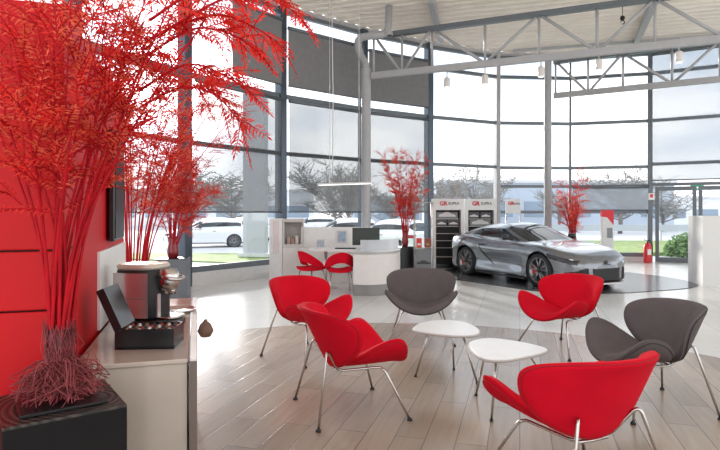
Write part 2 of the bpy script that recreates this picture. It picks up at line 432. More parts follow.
truss(T2a, T2b, 5.75, 4.80, [588, 623, 672, 720, 790], 'farther grey lattice roof truss starting at the slim column')
def beam(p, q, w, h, label):
    p, q = Vector(p), Vector(q); o = MB(); m = (p + q) / 2; d = q - p
    o.box((0, 0, 0), (d.length, w, h), 0); e = tag(o.build('roof_beam', M_steelpaint), label, 'beam')
    e.location = m; e.rotation_euler = (0, -math.asin(d.z / d.length), math.atan2(d.y, d.x)); return e
beam((1.62, 12.6, 6.37), (2.3, 15.6, 6.37), .14, .16, 'grey roof beam crossing above the left part of the truss')
beam((6.4, 11.6, 6.37), (8.0, 16.0, 6.37), .14, .16, 'grey roof beam crossing above the right part of the trusses')
beam((4.6, 16.55, 6.35), (10.6, 14.9, 6.35), .07, .08, 'long thin grey purlin under the corrugated roof')

# drain pipe at the column head
Pp = [wp(389, 6, 13.1), wp(388, 34, 13.1), wp(362, 37, 13.1), wp(357.5, 41, 13.1), wp(359, 52, 13.2), Vector((.14, 13.5, 5.15)), Vector((.15, 13.5, 4.98))]
e = empty('drain_pipe', Pp[2], 0, 'pale grey rainwater pipe bending into the thick column head', 'pipe')
L0 = Pp[2]; b = MB(); b.tube([p - L0 for p in fillet(Pp, .2, 6)], .085, 14); b.build('pipe', M_steelpaint, e)
for q, r_ in ((Pp[1], .12), (Pp[2], .12)):
    b = MB(); b.lathe([(r_, -.05), (r_ + .01, 0), (r_, .05)], q - L0, 14); b.build('collar', M_steelpaint, e)

# spotlights and sign on the trusses
def spot(u, v, Y, label, s=1):
    p = wp(u, v, Y); e = empty('spotlight', p, rng.uniform(-.4, .4), label, 'spotlight', 'small spotlights under the roof trusses')
    b = MB(); b.lathe([(0, -.16), (.06, -.16), (.07, -.14), (.07, .03), (.04, .06), (0, .06)], n=14); b.build('lamp_body', M_offw, e)
    b = MB(); b.lathe([(0, .0), (.055, .0), (.055, -.012), (0, -.012)], (0, 0, -.163), 14); b.build('lens', mat('lamp_lens', (.95, .93, .88), .2, emit=.8), e)
    b = MB(); b.tube([(0, 0, .05), (0, 0, .34 * s)], .015, 6); b.build('bracket', M_steelpaint, e)
def Ytr(u, A=T1a, B_=T1b):
    k = (u - 360) / 550; # X = kY on the line
    A, B_ = Vector(A), Vector(B_); d = B_ - A; t = (k * A.y - A.x) / (d.x - k * d.y); return (A + d * t).y
spot(447, 80, Ytr(447), 'small white spotlight left of the two near the left half of the truss')
spot(485, 77, Ytr(485), 'small white spotlight under the middle of the nearer truss')
spot(541, 69, Ytr(541), 'small white spotlight under the nearer truss by the slim column')
spot(599, 62, Ytr(599), 'small pale spotlight under the nearer truss, right of the slim column')
spot(679, 54, Ytr(679), 'white spotlight at far right below the nearer truss')
# pulley hook
p = wp(622.5, 18, 13.0); e = empty('hoist_hook', p, 0, 'small black hook hanging on a cable from the roof', 'hook')
b = MB(); b.tube([(0, 0, 0.06), (0, 0, 6.44 - p.z)], .008, 6); b.build('cable', M_blackm, e)
b = MB(); b.lathe([(0, .07), (.05, .05), (.06, 0), (.05, -.05), (0, -.07)], n=12, M=Matrix.Rotation(R(90), 4, 'X') @ Matrix.Scale(.5, 4, (0, 0, 1))); b.build('pulley', M_black, e)
b = MB(); b.tube([Vector((.045 * math.sin(t), 0, -.1 - .045 * math.cos(t) + .0)) for t in [i * .3 for i in range(0, 16)]], .012, 6); b.build('hook', M_black, e)

# pendant strip lamp
pa, pb = wp(318, 184.5, 11.6), wp(372, 182.5, 10.9); m = (pa + pb) / 2; d = pb - pa
e = empty('strip_lamp', m, math.atan2(d.y, d.x), 'long thin white strip lamp hanging over the curved desk', 'lamp')
b = MB(); b.box((0, 0, 0), (d.length, .07, .035)); b.build('housing', M_white, e)
b = MB(); b.box((0, 0, -.02), (d.length - .06, .05, .006)); b.build('diffuser', mat('lamp_diffuser', (1, .97, .92), .3, emit=1.5), e)
for s_ in (-.36, .36):
    b = MB(); b.tube([(s_, 0, .017), (s_, 0, 6.44 - m.z)], .004, 6); b.build('suspension_wire', M_white, e)
# long white blind cord in front of the blind
p0, p1 = wp(332, 18, 12.9), wp(332.5, 176, 12.9)
b = MB(); b.tube([Vector((p0.x, p0.y, 6.54)), p0, p0 * .5 + p1 * .5 + Vector((.02, 0, 0)), p1], .012, 6); tag(b.build('hanging_cord', M_white), 'thin white cord hanging down in front of the charcoal blind', 'cord')

# ================================================================ OUTSIDE
b = MB(); b.prism([(-70, 6), (-70, 150), (90, 150), (90, 6)], -.3, -.14); struct(b.build('floor_outside_ground', M_asph))
b = MB(); b.prism([(-9.5, 19.5), (-3.2, 17.2), (3.5, 19.5), (3.5, 21), (-9.5, 21.6)], -.14, -.10); tag(b.build('lawn', M_grass), 'green grass strip outside beside the parked white cars', 'grass')['kind'] = 'stuff'
b = MB(); b.prism([(5, 20.5), (22, 20.5), (32, 29), (5, 29)], -.14, .0); tag(b.build('lawn', M_grass), 'green grass verge outside behind the silver sports car', 'grass')['kind'] = 'stuff'
b = MB(); b.prism([(-40, 21), (-10, 19.5), (-10, 23), (-40, 27)], -.14, -.08); tag(b.build('lawn', M_grass), 'green grass strip outside behind the red trees', 'grass')['kind'] = 'stuff'

def building(x, y, w, dpt, h, m, label, rz=0, bands=3):
    e = empty('commercial_building', (x, y, -.14), rz, label, 'building')
    b = MB(); b.box((0, 0, h / 2), (w, dpt, h)); b.build('walls', m, e)
    b = MB(); b.box((0, 0, h + .15), (w + .4, dpt + .4, .3)); b.build('roof', M_conc, e)
    n = max(3, int(w / 4))
    for k in range(n):
        q = MB(); q.box((-w / 2 + (k + .5) * w / n, -dpt / 2 - .03, h * .42), (w / n * .7, .08, h * .34)); q.build('window', mat('far_glass', (.25, .32, .40), .2), e)
M_far = mat('far_blue_grey_cladding', (.46, .52, .60), .7)
M_far2 = mat('far_white_cladding', (.78, .79, .80), .7)
building(20, 62, 24, 12, 4.6, M_far, 'long blue-grey low building outside beyond the display stands', .02)
building(46, 78, 20, 12, 3.4, M_far2, 'white low building outside far behind the entrance door', -.1)
building(-20, 70, 28, 12, 4.0, M_far2, 'white low building outside beyond the parked white cars', .1)
building(3, 66, 8, 8, 3.2, M_far, 'small blue-grey building outside beyond the curved desk')

# totem pylon outside
p = gp(255.5, 258); Y = 19.6; X = (255.5 - 360) / 550 * Y; zt = 1.5 + (212 - 92) / 550 * Y
e = empty('sign_pylon', (X, Y, -.08), -.35, 'tall pale grey sign pylon standing on the grass outside', 'pylon')
pw = .44
b = MB(); b.prism([(-pw, 0), (pw, 0), (pw, zt - .25)] + [(pw - .5 * (1 - math.cos(t)), zt - .25 + .3 * math.sin(t)) for t in (.3, .7, 1.1, 1.5)] + [(-pw, zt + .05)], -.12, .12, M=Matrix.Rotation(R(90), 4, 'X')); b.build('panel', mat('pylon_grey', (.48, .49, .51), .5), e)
b = MB(); b.box((0, 0, .06), (1.2, .5, .12)); b.build('footing', M_conc, e)

# bare trees outside
def bare_tree(x, y, h, w, label, seed, dens=1.0, col=(.20, .20, .17)):
    r = random.Random(seed); e = empty('bare_tree', (x, y, -.14), r.uniform(0, 6), label, 'tree', 'hazy trees beyond the glazing')
    t = MB(); t.tube([(0, 0, 0), (.05 * w, 0, h * .25), (0, .03 * w, h * .5)], [.03 * h, .024 * h, .016 * h], 8)
    t.build('trunk', mat('tree_bark', (.22, .20, .18), .9), e)
    br = MB(); lf = MB()
    for k in range(int(46 * dens)):
        z0 = r.uniform(.15, .5) * h; a = r.uniform(0, 2 * PI); L = r.uniform(.25, .5)
        p = Vector((0, 0, z0)); q = p + Vector((math.cos(a) * w * r.uniform(.15, .5), math.sin(a) * w * r.uniform(.15, .5), r.uniform(.15, .5) * h))
        q.z = min(q.z, h * (1 - .35 * (Vector((q.x, q.y)).length / (w * .5)) ** 2)); mid = (p + q) / 2 + Vector((0, 0, -.04 * h))
        br.tube([p, mid, q], [.008 * h, .005 * h, .002 * h], 4)
        for j in range(10):
            s0 = mid.lerp(q, r.random()); s1 = s0 + Vector((r.gauss(0, .09) * w, r.gauss(0, .09) * w, abs(r.gauss(.06, .06)) * h))
            br.tube([s0, s1], [.0055 * h, .003 * h], 3, caps=False)
            for l in range(int(10 * dens)):
                c = s0.lerp(s1, r.random()) + Vector((r.gauss(0, .03) * w, r.gauss(0, .03) * w, r.gauss(0, .02) * h)); s_ = .009 * h
                n1 = Vector((r.gauss(0, 1), r.gauss(0, 1), r.gauss(0, 1))).normalized() * s_; n2 = n1.orthogonal().normalized() * s_ * .6
                lf.add([c - n1, c - n2, c + n1, c + n2], [(0, 1, 2, 3)])
    br.build('branches', mat('tree_bark', (.22, .20, .18), .9), e)
    lf.build('foliage', mat('hazy_leaf', col, .9), e)
for i, (u, Y, h, w, lb) in enumerate([
        (232, 40, 5.6, 9, 'dark leafy tree outside above the parked white cars'),
        (190, 54, 7.0, 9, 'leafy tree outside half hidden by the red foliage'),
        (330, 42, 6.0, 8, 'dark round tree outside left behind the strip lamp'),
        (347, 34, 4.8, 3.5, 'slim tree outside right behind the strip lamp'),
        (440, 49, 6.0, 6, 'bare tree outside just right of the dark post by the small red tree'),
        (474, 40, 5.5, 7, 'wide bare tree outside above the display stands'),
        (620, 42, 5.9, 7.5, 'bare round tree outside left of the entrance door'),
        (560, 50, 4.4, 5, 'pale bare tree outside behind the red tree by the car'),
        (662, 47, 4.4, 7, 'low wide tree outside far behind the white pillar'),
        (395, 44, 4.6, 6, 'hazy tree outside behind the small red tree')]):
    bare_tree((u - 360) / 550 * Y, Y, h, w, lb, 20 + i, .75)
# round shrub beyond door
def shrub(x, y, w, h, label, seed):
    r = random.Random(seed); lf = MB()
    for k in range(1500):
        a = r.uniform(0, 2 * PI); ph = r.uniform(0, 1); rr = r.uniform(.6, 1)
        c = Vector((math.cos(a) * w / 2 * math.sqrt(1 - ph * ph) * rr, math.sin(a) * w / 2 * math.sqrt(1 - ph * ph) * rr, h * ph * rr + .05))
        n1 = Vector((r.gauss(0, 1), r.gauss(0, 1), r.gauss(0, 1))).normalized() * .07; n2 = n1.orthogonal().normalized() * .045
        lf.add([c - n1, c - n2, c + n1, c + n2], [(0, 1, 2, 3)])
    e = empty('shrub', (x, y, -.14), 0, label, 'shrub'); lf.build('foliage', mat('shrub_leaf', (.13, .24, .07), .8, var=.4), e)
    t = MB(); t.tube([(0, 0, 0), (0, 0, h * .5)], .05, 6); t.build('stem', mat('tree_bark', (.22, .20, .18), .9), e)
shrub((678 - 360) / 550 * 20.2, 19.6, 1.6, .85, 'round green shrub outside seen through the entrance door', 3)
# roadside barrier
e = empty('road_barrier', (6.5, 31, -.14), 0, 'long low grey road barrier outside beyond the grass verge', 'barrier')
b = MB(); b.box((9, 0, .75), (34, .12, .35)); b.build('rail', mat('galvanised', (.45, .48, .52), .5, .4), e)
for k in range(12):
    b = MB(); b.box((-7.5 + k * 3, .1, .4), (.1, .1, .8)); b.build('post', mat('galvanised', (.45, .48, .52), .5, .4), e)

# ================================================================ CARS
def interp(xs, ys):
    xs = np.array(xs, float); ys = np.array(ys, float)
    # monotone-ish cubic (Catmull-Rom tangents)
    m = np.gradient(ys, xs)
    def f(x):
        x = min(max(x, xs[0]), xs[-1]); i = min(int(np.searchsorted(xs, x, side='right')) - 1, len(xs) - 2); i = max(i, 0)
        h = xs[i + 1] - xs[i]; t = (x - xs[i]) / h
        return float((2 * t**3 - 3 * t**2 + 1) * ys[i] + (t**3 - 2 * t**2 + t) * h * m[i] + (-2 * t**3 + 3 * t**2) * ys[i + 1] + (t**3 - t**2) * h * m[i + 1])
    return f
def make_wheel(parent, x, y, s, r=.345, w=.25, fine=True):
    """wheel part with rim, spokes, disc and caliper; s = side (+1 left)"""
    M = Matrix.Translation((x, y, r)) @ Matrix.Rotation(R(-90) * s, 4, 'X')     # local +z = outward
    ro = r; ri = r * .76; h = w / 2
    t = MB(); t.lathe([(ri, -h), (ro - .03, -h), (ro - .006, -h + .03), (ro, 0), (ro - .006, h - .03), (ro - .03, h), (ri, h - .008)], n=40, M=M)
    wh = t.build('wheel', mat('tyre_rubber', (.018, .018, .02), .7), parent)
    q = MB(); q.lathe([(ri + .004, -h), (ri, h - .01), (ri - .018, h - .012), (ri - .022, -h + .02)], n=40, M=M); q.build('rim', mat('rim_silver', (.30, .30, .31), .3, .9), wh)
    q = MB(); q.lathe([(0, h - .12), (ri * .72, h - .12), (ri * .72, h - .14), (0, h - .14)], n=32, M=M); q.build('brake_disc', mat('brake_steel', (.20, .20, .21), .35, .8), wh)
    sp = MB(); ns = 5
    for k in range(ns):
        for dq in (-.16, .16):
            a = 2 * PI * k / ns + .3; b1 = a + dq * .5; b2 = a + dq * 1.5
            p = Vector((math.cos(b1) * .04, math.sin(b1) * .04, h - .035)); q_ = Vector((math.cos(b2) * (ri - .012), math.sin(b2) * (ri - .012), h - .02))
            sp.tube([M @ p, M @ (p.lerp(q_, .5)), M @ q_], [.022, .017, .015], 6)
    sp.build('spokes', mat('rim_silver', (.30, .30, .31), .3, .9), wh)
    q = MB(); q.lathe([(.055, h - .05), (.055, h - .02), (.03, h - .01), (0, h - .01)], n=16, M=M); q.build('hub_cap', M_black, wh)
    if fine:
        q = MB()
        q.grid([[M @ Vector((math.cos(a) * rr, math.sin(a) * rr, h - .115 + dz)) for rr, dz in ((ri * .55, -.0), (ri * .55, .05), (ri * .86, .05), (ri * .86, 0))] for a in [(-.5 + .1 * i) + (PI if s > 0 else PI) for i in range(11)]])
        q.build('brake_caliper', mat('caliper_red', (.7, .02, .03), .4), wh)
    q = MB(); q.lathe([(0, -h + .02), (ri, -h + .02)], n=24, M=M); q.build('backing', M_blackm, wh)

def make_car(label, paint, sporty=True, group=None):
    e = empty('sports_car' if sporty else 'parked_car', (0, 0, 0), 0, label, 'car', group)
    if sporty:
        xs = [-2.19, -2.12, -1.95, -1.65, -1.2, -.8, -.4, 0, .4, .8, 1.27, 1.6, 1.85, 2.05, 2.15, 2.19]
        hw = interp(xs, [.50, .64, .79, .90, .93, .905, .86, .845, .85, .885, .925, .905, .83, .66, .46, .28])
        zb = interp(xs, [.86, .90, .93, .955, .965, .925, .885, .875, .885, .875, .845, .775, .69, .59, .52, .47])     # shoulder height
        zc = interp(xs, [.93, 1.00, .99, .97, .96, .93, .90, .90, .93, .92, .86, .80, .73, .63, .55, .49])       # centre line height
        zl = interp(xs, [.34, .26, .2, .16, .14, .14, .14, .14, .14, .14, .14, .15, .15, .16, .18, .2])
        gx = (-1.98, .86)
        zr = interp([-1.98, -1.6, -1.2, -.8, -.4, -.1, .15, .5, .86], [.99, 1.09, 1.195, 1.262, 1.286, 1.275, 1.215, 1.075, .915])
        gw = interp([-1.98, -1.6, -1.2, -.8, -.4, 0, .4, .7, .86], [.52, .60, .68, .735, .755, .76, .75, .70, .62])
        ax = (1.27, -1.20); WR = .345
    else:
        xs = [-2.19, -2.12, -1.95, -1.65, -1.2, -.8, -.4, 0, .4, .8, 1.27, 1.6, 1.85, 2.05, 2.15, 2.19]
        hw = interp(xs, [.68, .80, .88, .91, .92, .915, .91, .91, .91, .915, .92, .90, .86, .74, .62, .5])
        zb = interp(xs, [.95, 1.05, 1.08, 1.08, 1.06, 1.04, 1.03, 1.02, 1.02, 1.0, .96, .92, .85, .76, .68, .62])
        zc = interp(xs, [1.0, 1.08, 1.1, 1.1, 1.07, 1.05, 1.04, 1.04, 1.06, 1.08, 1.03, .96, .89, .80, .71, .64])
        zl = interp(xs, [.40, .34, .28, .25, .22, .22, .22, .22, .22, .22, .22, .23, .24, .25, .3, .36])
        gx = (-2.08, 1.05)
        zr = interp([-2.08, -1.8, -1.2, -.6, -.2, .2, .6, 1.05], [1.12, 1.45, 1.60, 1.64, 1.62, 1.55, 1.35, 1.04])
        gw = interp([-2.08, -1.6, -1.2, -.6, 0, .5, 1.05], [.66, .76, .80, .81, .81, .79, .68])
        ax = (1.32, -1.36); WR = .35
    # lower body loft: half section, bottom centre -> sill -> flank -> shoulder -> centre
    NX = 230; X = [xs[0] + (xs[-1] - xs[0]) * (.5 - .5 * math.cos(PI * (.06 + .94 * i / NX) if False else PI * i / NX)) * 1 for i in range(NX + 1)]
    X = [xs[0] + (xs[-1] - xs[0]) * i / NX for i in range(NX + 1)]
    def section(x):
        h, s, c, l = hw(x), zb(x), zc(x), zl(x)
        waist = .035 if (sporty and -0.95 < x < .75) else .0
        if waist: waist *= math.sin(PI * (x + .95) / 1.7) ** .5 if 0 < (x + .95) / 1.7 < 1 else 0
        key = [(0, l), (h * .6, l), (h * .93, l + .015), (h * .985, l + .07), (h * .975 - waist, l + (s - l) * .33), (h * .985 - waist * .8, l + (s - l) * .5), (h * 1.0, l + (s - l) * .70), (h * .985, l + (s - l) * .84), (h * .93, s - .02), (h * .80, s + (c - s) * .25 + .01), (h * .5, s + (c - s) * .72 + .008), (0, c)]
        cm = catmull([(0, y, z) for y, z in key], 7)
        return [(p.y, p.z) for p in cm]
    secs = [section(x) for x in X]; ny = len(secs[0])
    AR = WR + .045
    def side_rows(sgn):
        rows = []
        for x, sec in zip(X, secs): rows.append([Vector((x, sgn * y, z)) for y, z in sec])
        return rows
    parts = {}
    for sgn in (1, -1):
        rows = side_rows(sgn)
        m, n = len(rows), ny
        cls = {}
        for i in range(m - 1):
            for j in range(n - 1):
                c = (rows[i][j] + rows[i + 1][j + 1]) / 2; ay = abs(c.y); k = 'body'
                drop = False
                for a in ax:
                    if ay > .52 and (c.x - a) ** 2 + (c.z - WR) ** 2 < AR ** 2 and c.z < .8: drop = True
                if drop: continue
                if sporty:
                    sd_ = '_r' if sgn < 0 else '_l'
                    if c.x > 1.78 and .20 < c.z < .43 and ay < .34: k = 'grille'
                    if c.x > 1.62 and .20 < c.z < .47 - (ay - .4) * .3 and .44 < ay < .80: k = 'side_intake' + sd_
                    if 1.5 < c.x < 2.06 and .62 - (c.x - 1.5) * .22 < c.z < .725 - (c.x - 1.5) * .26 and ay > .40: k = 'headlight' + sd_
                    if c.x < -2.02 and .24 < c.z < .45 and ay < .6: k = 'rear_diffuser'
                    if c.x < -1.98 and .74 < c.z < .83 and ay > .35: k = 'tail_light' + sd_
                else:
                    if c.x > 1.9 and .34 < c.z < .6 and ay < .62: k = 'grille'
                    sd_ = '_r' if sgn < 0 else '_l'
                    if c.x > 1.62 and .68 < c.z < .80 and ay > .5: k = 'headlight' + sd_
                    if c.x < -1.95 and .8 < c.z < .95 and ay > .5: k = 'tail_light' + sd_
                cls[(i, j)] = k
        # snap the arch outline to a circle
        cnt = {}
        for (i, j) in cls:
            for d in ((0, 0), (0, 1), (1, 0), (1, 1)): cnt[(i + d[0], j + d[1])] = cnt.get((i + d[0], j + d[1]), 0) + 1
        for (i, j), cc in cnt.items():
            if cc < 4 and 0 < i < m - 1 and 0 < j < n - 1:
                p = rows[i][j]
                for a in ax:
                    dx, dz = p.x - a, p.z - WR; q = math.hypot(dx, dz)
                    if q < AR * 1.25 and abs(p.y) > .5: rows[i][j] = Vector((a + dx / q * AR, p.y, WR + dz / q * AR))
        for k in set(cls.values()):
            parts.setdefault(k, MB())
            vs = []; idx = {}; fs = []
            for (i, j), kk in cls.items():
                if kk != k: continue
                f = []
                for d in ((0, 0), (0, 1), (1, 1), (1, 0)):
                    t = (i + d[0], j + d[1])
                    if t not in idx: idx[t] = len(vs); vs.append(rows[t[0]][t[1]])
                    f.append(idx[t])
                fs.append(tuple(f) if sgn < 0 else tuple(reversed(f)))
            parts[k].add(vs, fs, True)
    # nose and tail caps
    for ii, flip in ((0, 1), (-1, 0)):
        sec = secs[ii]; x = X[ii]
        for (y0, z0), (y1, z1) in zip(sec[:-1], sec[1:]):
            if abs(z1 - z0) < 1e-6: continue
            zm = (z0 + z1) / 2; k = 'grille' if (ii == -1 and .20 < zm < .43 and sporty) else 'body'
            parts.setdefault(k, MB()).add([Vector((x, y0, z0)), Vector((x, -y0, z0)), Vector((x, -y1, z1)), Vector((x, y1, z1))], [(0, 1, 2, 3)])
    # greenhouse
    NG = 84; NP = 26; GX = [gx[0] + (gx[1] - gx[0]) * i / NG for i in range(NG + 1)]
    def gsec(x):
        w, t = gw(x), zr(x); base = (zb(x) * .6 + zc(x) * .4) - .035; out = []
        for k in range(NP + 1):
            ph = PI / 2 * k / NP
            y = w * max(0, math.cos(ph)) ** .62 ; z = base + (t - base) * math.sin(ph) ** .86
            out.append((y, z, ph))
        return out
    gs = [gsec(x) for x in GX]
    for sgn in (1, -1):
        rows = [[Vector((x, sgn * y, z)) for y, z, ph in sec] for x, sec in zip(GX, gs)]
        cls = {}
        for i in range(NG):
            for j in range(NP):
                c = (rows[i][j] + rows[i + 1][j + 1]) / 2; f = (j + .5) / NP; x = c.x; k = 'body'
                if sporty:
                    if x > .0 + .0 and x < .82 and f > .54 - x * .36: k = 'windshield'
                    if k == 'body' and .10 < f < .46 - max(0, (x + .05)) * .5 and -1.36 + f * .9 < x < .62 - f * .8 : k = 'side_window'
                    if k == 'side_window' and abs(x + .72 - f * .3) < .03: k = 'trim'
                    if x < -.95 and x > -1.85 and f > .5: k = 'rear_window'
                    if k == 'side_window' and f < .12: k = 'trim'
                else:
                    if x > .22 and x < 1.0 and f > .42 - (x - .2) * .22: k = 'windshield'
                    elif .10 < f < .40 and -1.75 < x < .85 - f * 1.2: k = 'side_window'
                    if k == 'side_window' and (abs(x + .55) < .04 or abs(x + 1.4) < .04): k = 'trim'
                    if x < -1.78 and .3 < f: k = 'rear_window'
                if k in ('side_window', 'trim'): k = ('window_pillar' if k == 'trim' else k) + ('_r' if sgn < 0 else '_l')
                cls[(i, j)] = k
        for k in set(cls.values()):
            parts.setdefault(k, MB()); vs = []; idx = {}; fs = []
            for (i, j), kk in cls.items():
                if kk != k: continue
                f = []
                for d in ((0, 0), (0, 1), (1, 1), (1, 0)):
                    t = (i + d[0], j + d[1])
                    if t not in idx: idx[t] = len(vs); vs.append(rows[t[0]][t[1]])
                    f.append(idx[t])
                fs.append(tuple(f) if sgn < 0 else tuple(reversed(f)))
            parts[k].add(vs, fs, True)
    mm = {'body': paint, 'grille': M_blackm, 'headlight': mat('headlight_lens', (.035, .035, .04), .2), 'tail_light': mat('tail_red', (.35, .01, .02), .2),
          'windshield': mat('car_glass', (.02, .025, .03), .04, spec=.5), 'side_window': mat('car_glass', (.04, .05, .055), .04), 'rear_window': mat('car_glass', (.04, .05, .055), .04),
          'trim': M_black, 'sill': M_blackm}
    mm.update({'side_intake': M_blackm, 'door_groove': M_blackm, 'rear_diffuser': M_blackm, 'window_pillar': M_black})
    for k, q in parts.items():
        kk = k[:-2] if k[-2:] in ('_r', '_l') else k
        o = q.build(kk, mm[kk], e); bmm = bmesh.new(); bmm.from_mesh(o.data); bmesh.ops.remove_doubles(bmm, verts=bmm.verts, dist=.0005)
        bmm.to_mesh(o.data); bmm.free()
    # wheel wells and underbody
    q = MB(); q.box((0, 0, .30), (3.9, 1.1, .2)); q.build('underbody', M_blackm, e)
    for a in ax:
        for s in (1, -1):
            q = MB(); M = Matrix.Translation((a, s * .58, WR)) @ Matrix.Rotation(R(90), 4, 'X')
            q.lathe([(0, -.005), (AR + .01, -.005), (AR + .005, -.27 * 1)] if s > 0 else [(0, .005), (AR + .01, .005), (AR + .005, .27)], n=36, M=M); q.build('wheel_well', M_blackm, e)
            make_wheel(e, a, s * (.925 - .135), s, WR, .25, sporty)
    # mirrors, door handle, splitter, spoiler
    for s in (1, -1):
        if sporty:
            G = []
            for i in range(15):
                z = .79 - .49 * i / 14; x = -.72 + .52 * ((.80 - z) / .5) ** 1.5; sec = [q for q in section(x) if q[0] > .5]
                y = min(sec, key=lambda q: abs(q[1] - z) + (10 if q[0] < .8 else 0))
                a_, b_ = None, None
                for q0, q1 in zip(sec[:-1], sec[1:]):
                    if q0[1] <= z <= q1[1] and q0[0] > .7: y = (q0[0] + (q1[0] - q0[0]) * (z - q0[1]) / max(1e-6, q1[1] - q0[1]), z)
                G.append(Vector((x, s * (y[0] - .006), z)))
            MB().tube(G, [.004 + .018 * math.sin(PI * (i + .5) / 15) for i in range(15)], 8).build('door_groove', M_blackm, e)
        q = MB(); mp_ = Matrix.Translation((.36, s * .98, .98 if sporty else 1.12)) @ Matrix.Rotation(s * -.2, 4, 'Z')
        q.lathe([(0, -.06), (.05, -.05), (.065, 0), (.05, .05), (0, .06)], n=14, M=mp_ @ Matrix.Scale(1.7, 4, (0, 1, 0)))
        mi = q.build('wing_mirror', M_black, e)
        q = MB(); q.tube([(.36, s * .93, .96 if sporty else 1.1), (.38, s * .80, .92 if sporty else 1.05)], .025, 6); q.build('mirror_arm', M_black, mi)
        q = MB(); q.box((-.60 if sporty else -.35, s * .893, .78 if sporty else .9), (.18, .02, .035), bev=.006); q.build('door_handle', M_black, e)
        q = MB(); q.box((-.02, s * (hw(0) - .005), .13 if sporty else .25), (1.7, .05, .04)); q.build('side_skirt', M_blackm, e)
    if sporty:
        q = MB(); q.prism([(2.23, -.30), (2.23, .30), (2.0, .72), (1.75, .84), (1.6, .84), (1.6, -.84), (1.75, -.84), (2.0, -.72)], .125, .15); q.build('front_splitter', M_silver, e)
        for s in (1, -1):
            q = MB(); q.tube([(2.13, s * .40, .19), (2.11, s * .385, .33), (2.05, s * .36, .44)], [.018, .022, .014], 6); q.build('grille_divider', M_silver, e)
            q = MB(); q.grid([[Vector((1.70 + .25 * t, s * (.80 - .12 * t), .655 - .01 * t + dz)) for t in (0, .5, 1)] for dz in (-.018, .006)]); q.tube([(1.66, s * .84, .64), (1.82, s * .80, .63), (2.0, s * .70, .60)], .009, 6); q.build('daytime_light', mat('drl', (.9, .9, .92), .3, emit=.2), e)
        q = MB(); q.lathe([(0, 0), (.04, 0), (.035, .006), (0, .008)], n=20, M=Matrix.Translation((2.17, 0, .55)) @ Matrix.Rotation(R(75), 4, 'Y') @ Matrix.Scale(1.4, 4, (0, 1, 0))); q.build('badge', M_black, e)
    # interior hints: seats are hidden behind dark glass
    return e
M_paint = mat('silver_grey_car_paint', (.22, .235, .255), .25, .75, coat=1)
M_wpaint = mat('white_car_paint', (.80, .81, .83), .3, coat=.6)
M_bpaint = mat('blue_grey_car_paint', (.16, .26, .42), .3, .3, coat=.6)

car = make_car('silver-grey low sports coupe with dark glass on the dark floor platform', M_paint, True)
hd = Vector((.965, -2.273, 0)).normalized()
# the visible flank is the car's right side (local -y)
rearC = gp(467, 275.3); frontC = gp(537.5, 287.5)
mid = (rearC + frontC) / 2; hd = (frontC - rearC).normalized(); lf_ = Vector((-hd.y, hd.x, 0))
cc = mid + lf_ * .86 - hd * .035
car.scale = (.97, .97, .97); car.location = (cc.x, cc.y, .012); car.rotation_euler = (0, 0, math.atan2(hd.y, hd.x))

pk = make_car('white parked hatchback outside seen nose-left below the roller screen', M_wpaint, False)
def at_car(o, u, Y, rz, label, paint=None):
    o.location = ((u - 360) / 550 * Y, Y, -.14); o.rotation_euler = (0, 0, rz); o['label'] = label
    if paint:
        for c in o.children:
            if c.name.startswith('body'):
                c.material_slots[0].link = 'OBJECT'; c.material_slots[0].material = paint
pk.scale = (.88, .88, .84)
at_car(pk, 207, 26.0, PI + .30, 'white parked hatchback outside, nearer of the two by the grass strip')
pk['group'] = 'cars parked outside'
at_car(copy_tree(pk), 243, 30.5, 2.3, 'white parked hatchback outside half hidden behind the sign pylon', M_wpaint)
at_car(copy_tree(pk), 340, 25.5, PI + .15, 'white parked car outside above the low white desk partition')
at_car(copy_tree(pk), 390, 22.0, 2.3, 'white parked car outside between the column and the small red tree', M_wpaint)
at_car(copy_tree(pk), 312, 38, PI, 'distant white parked car outside above the niche cabinet', M_wpaint)

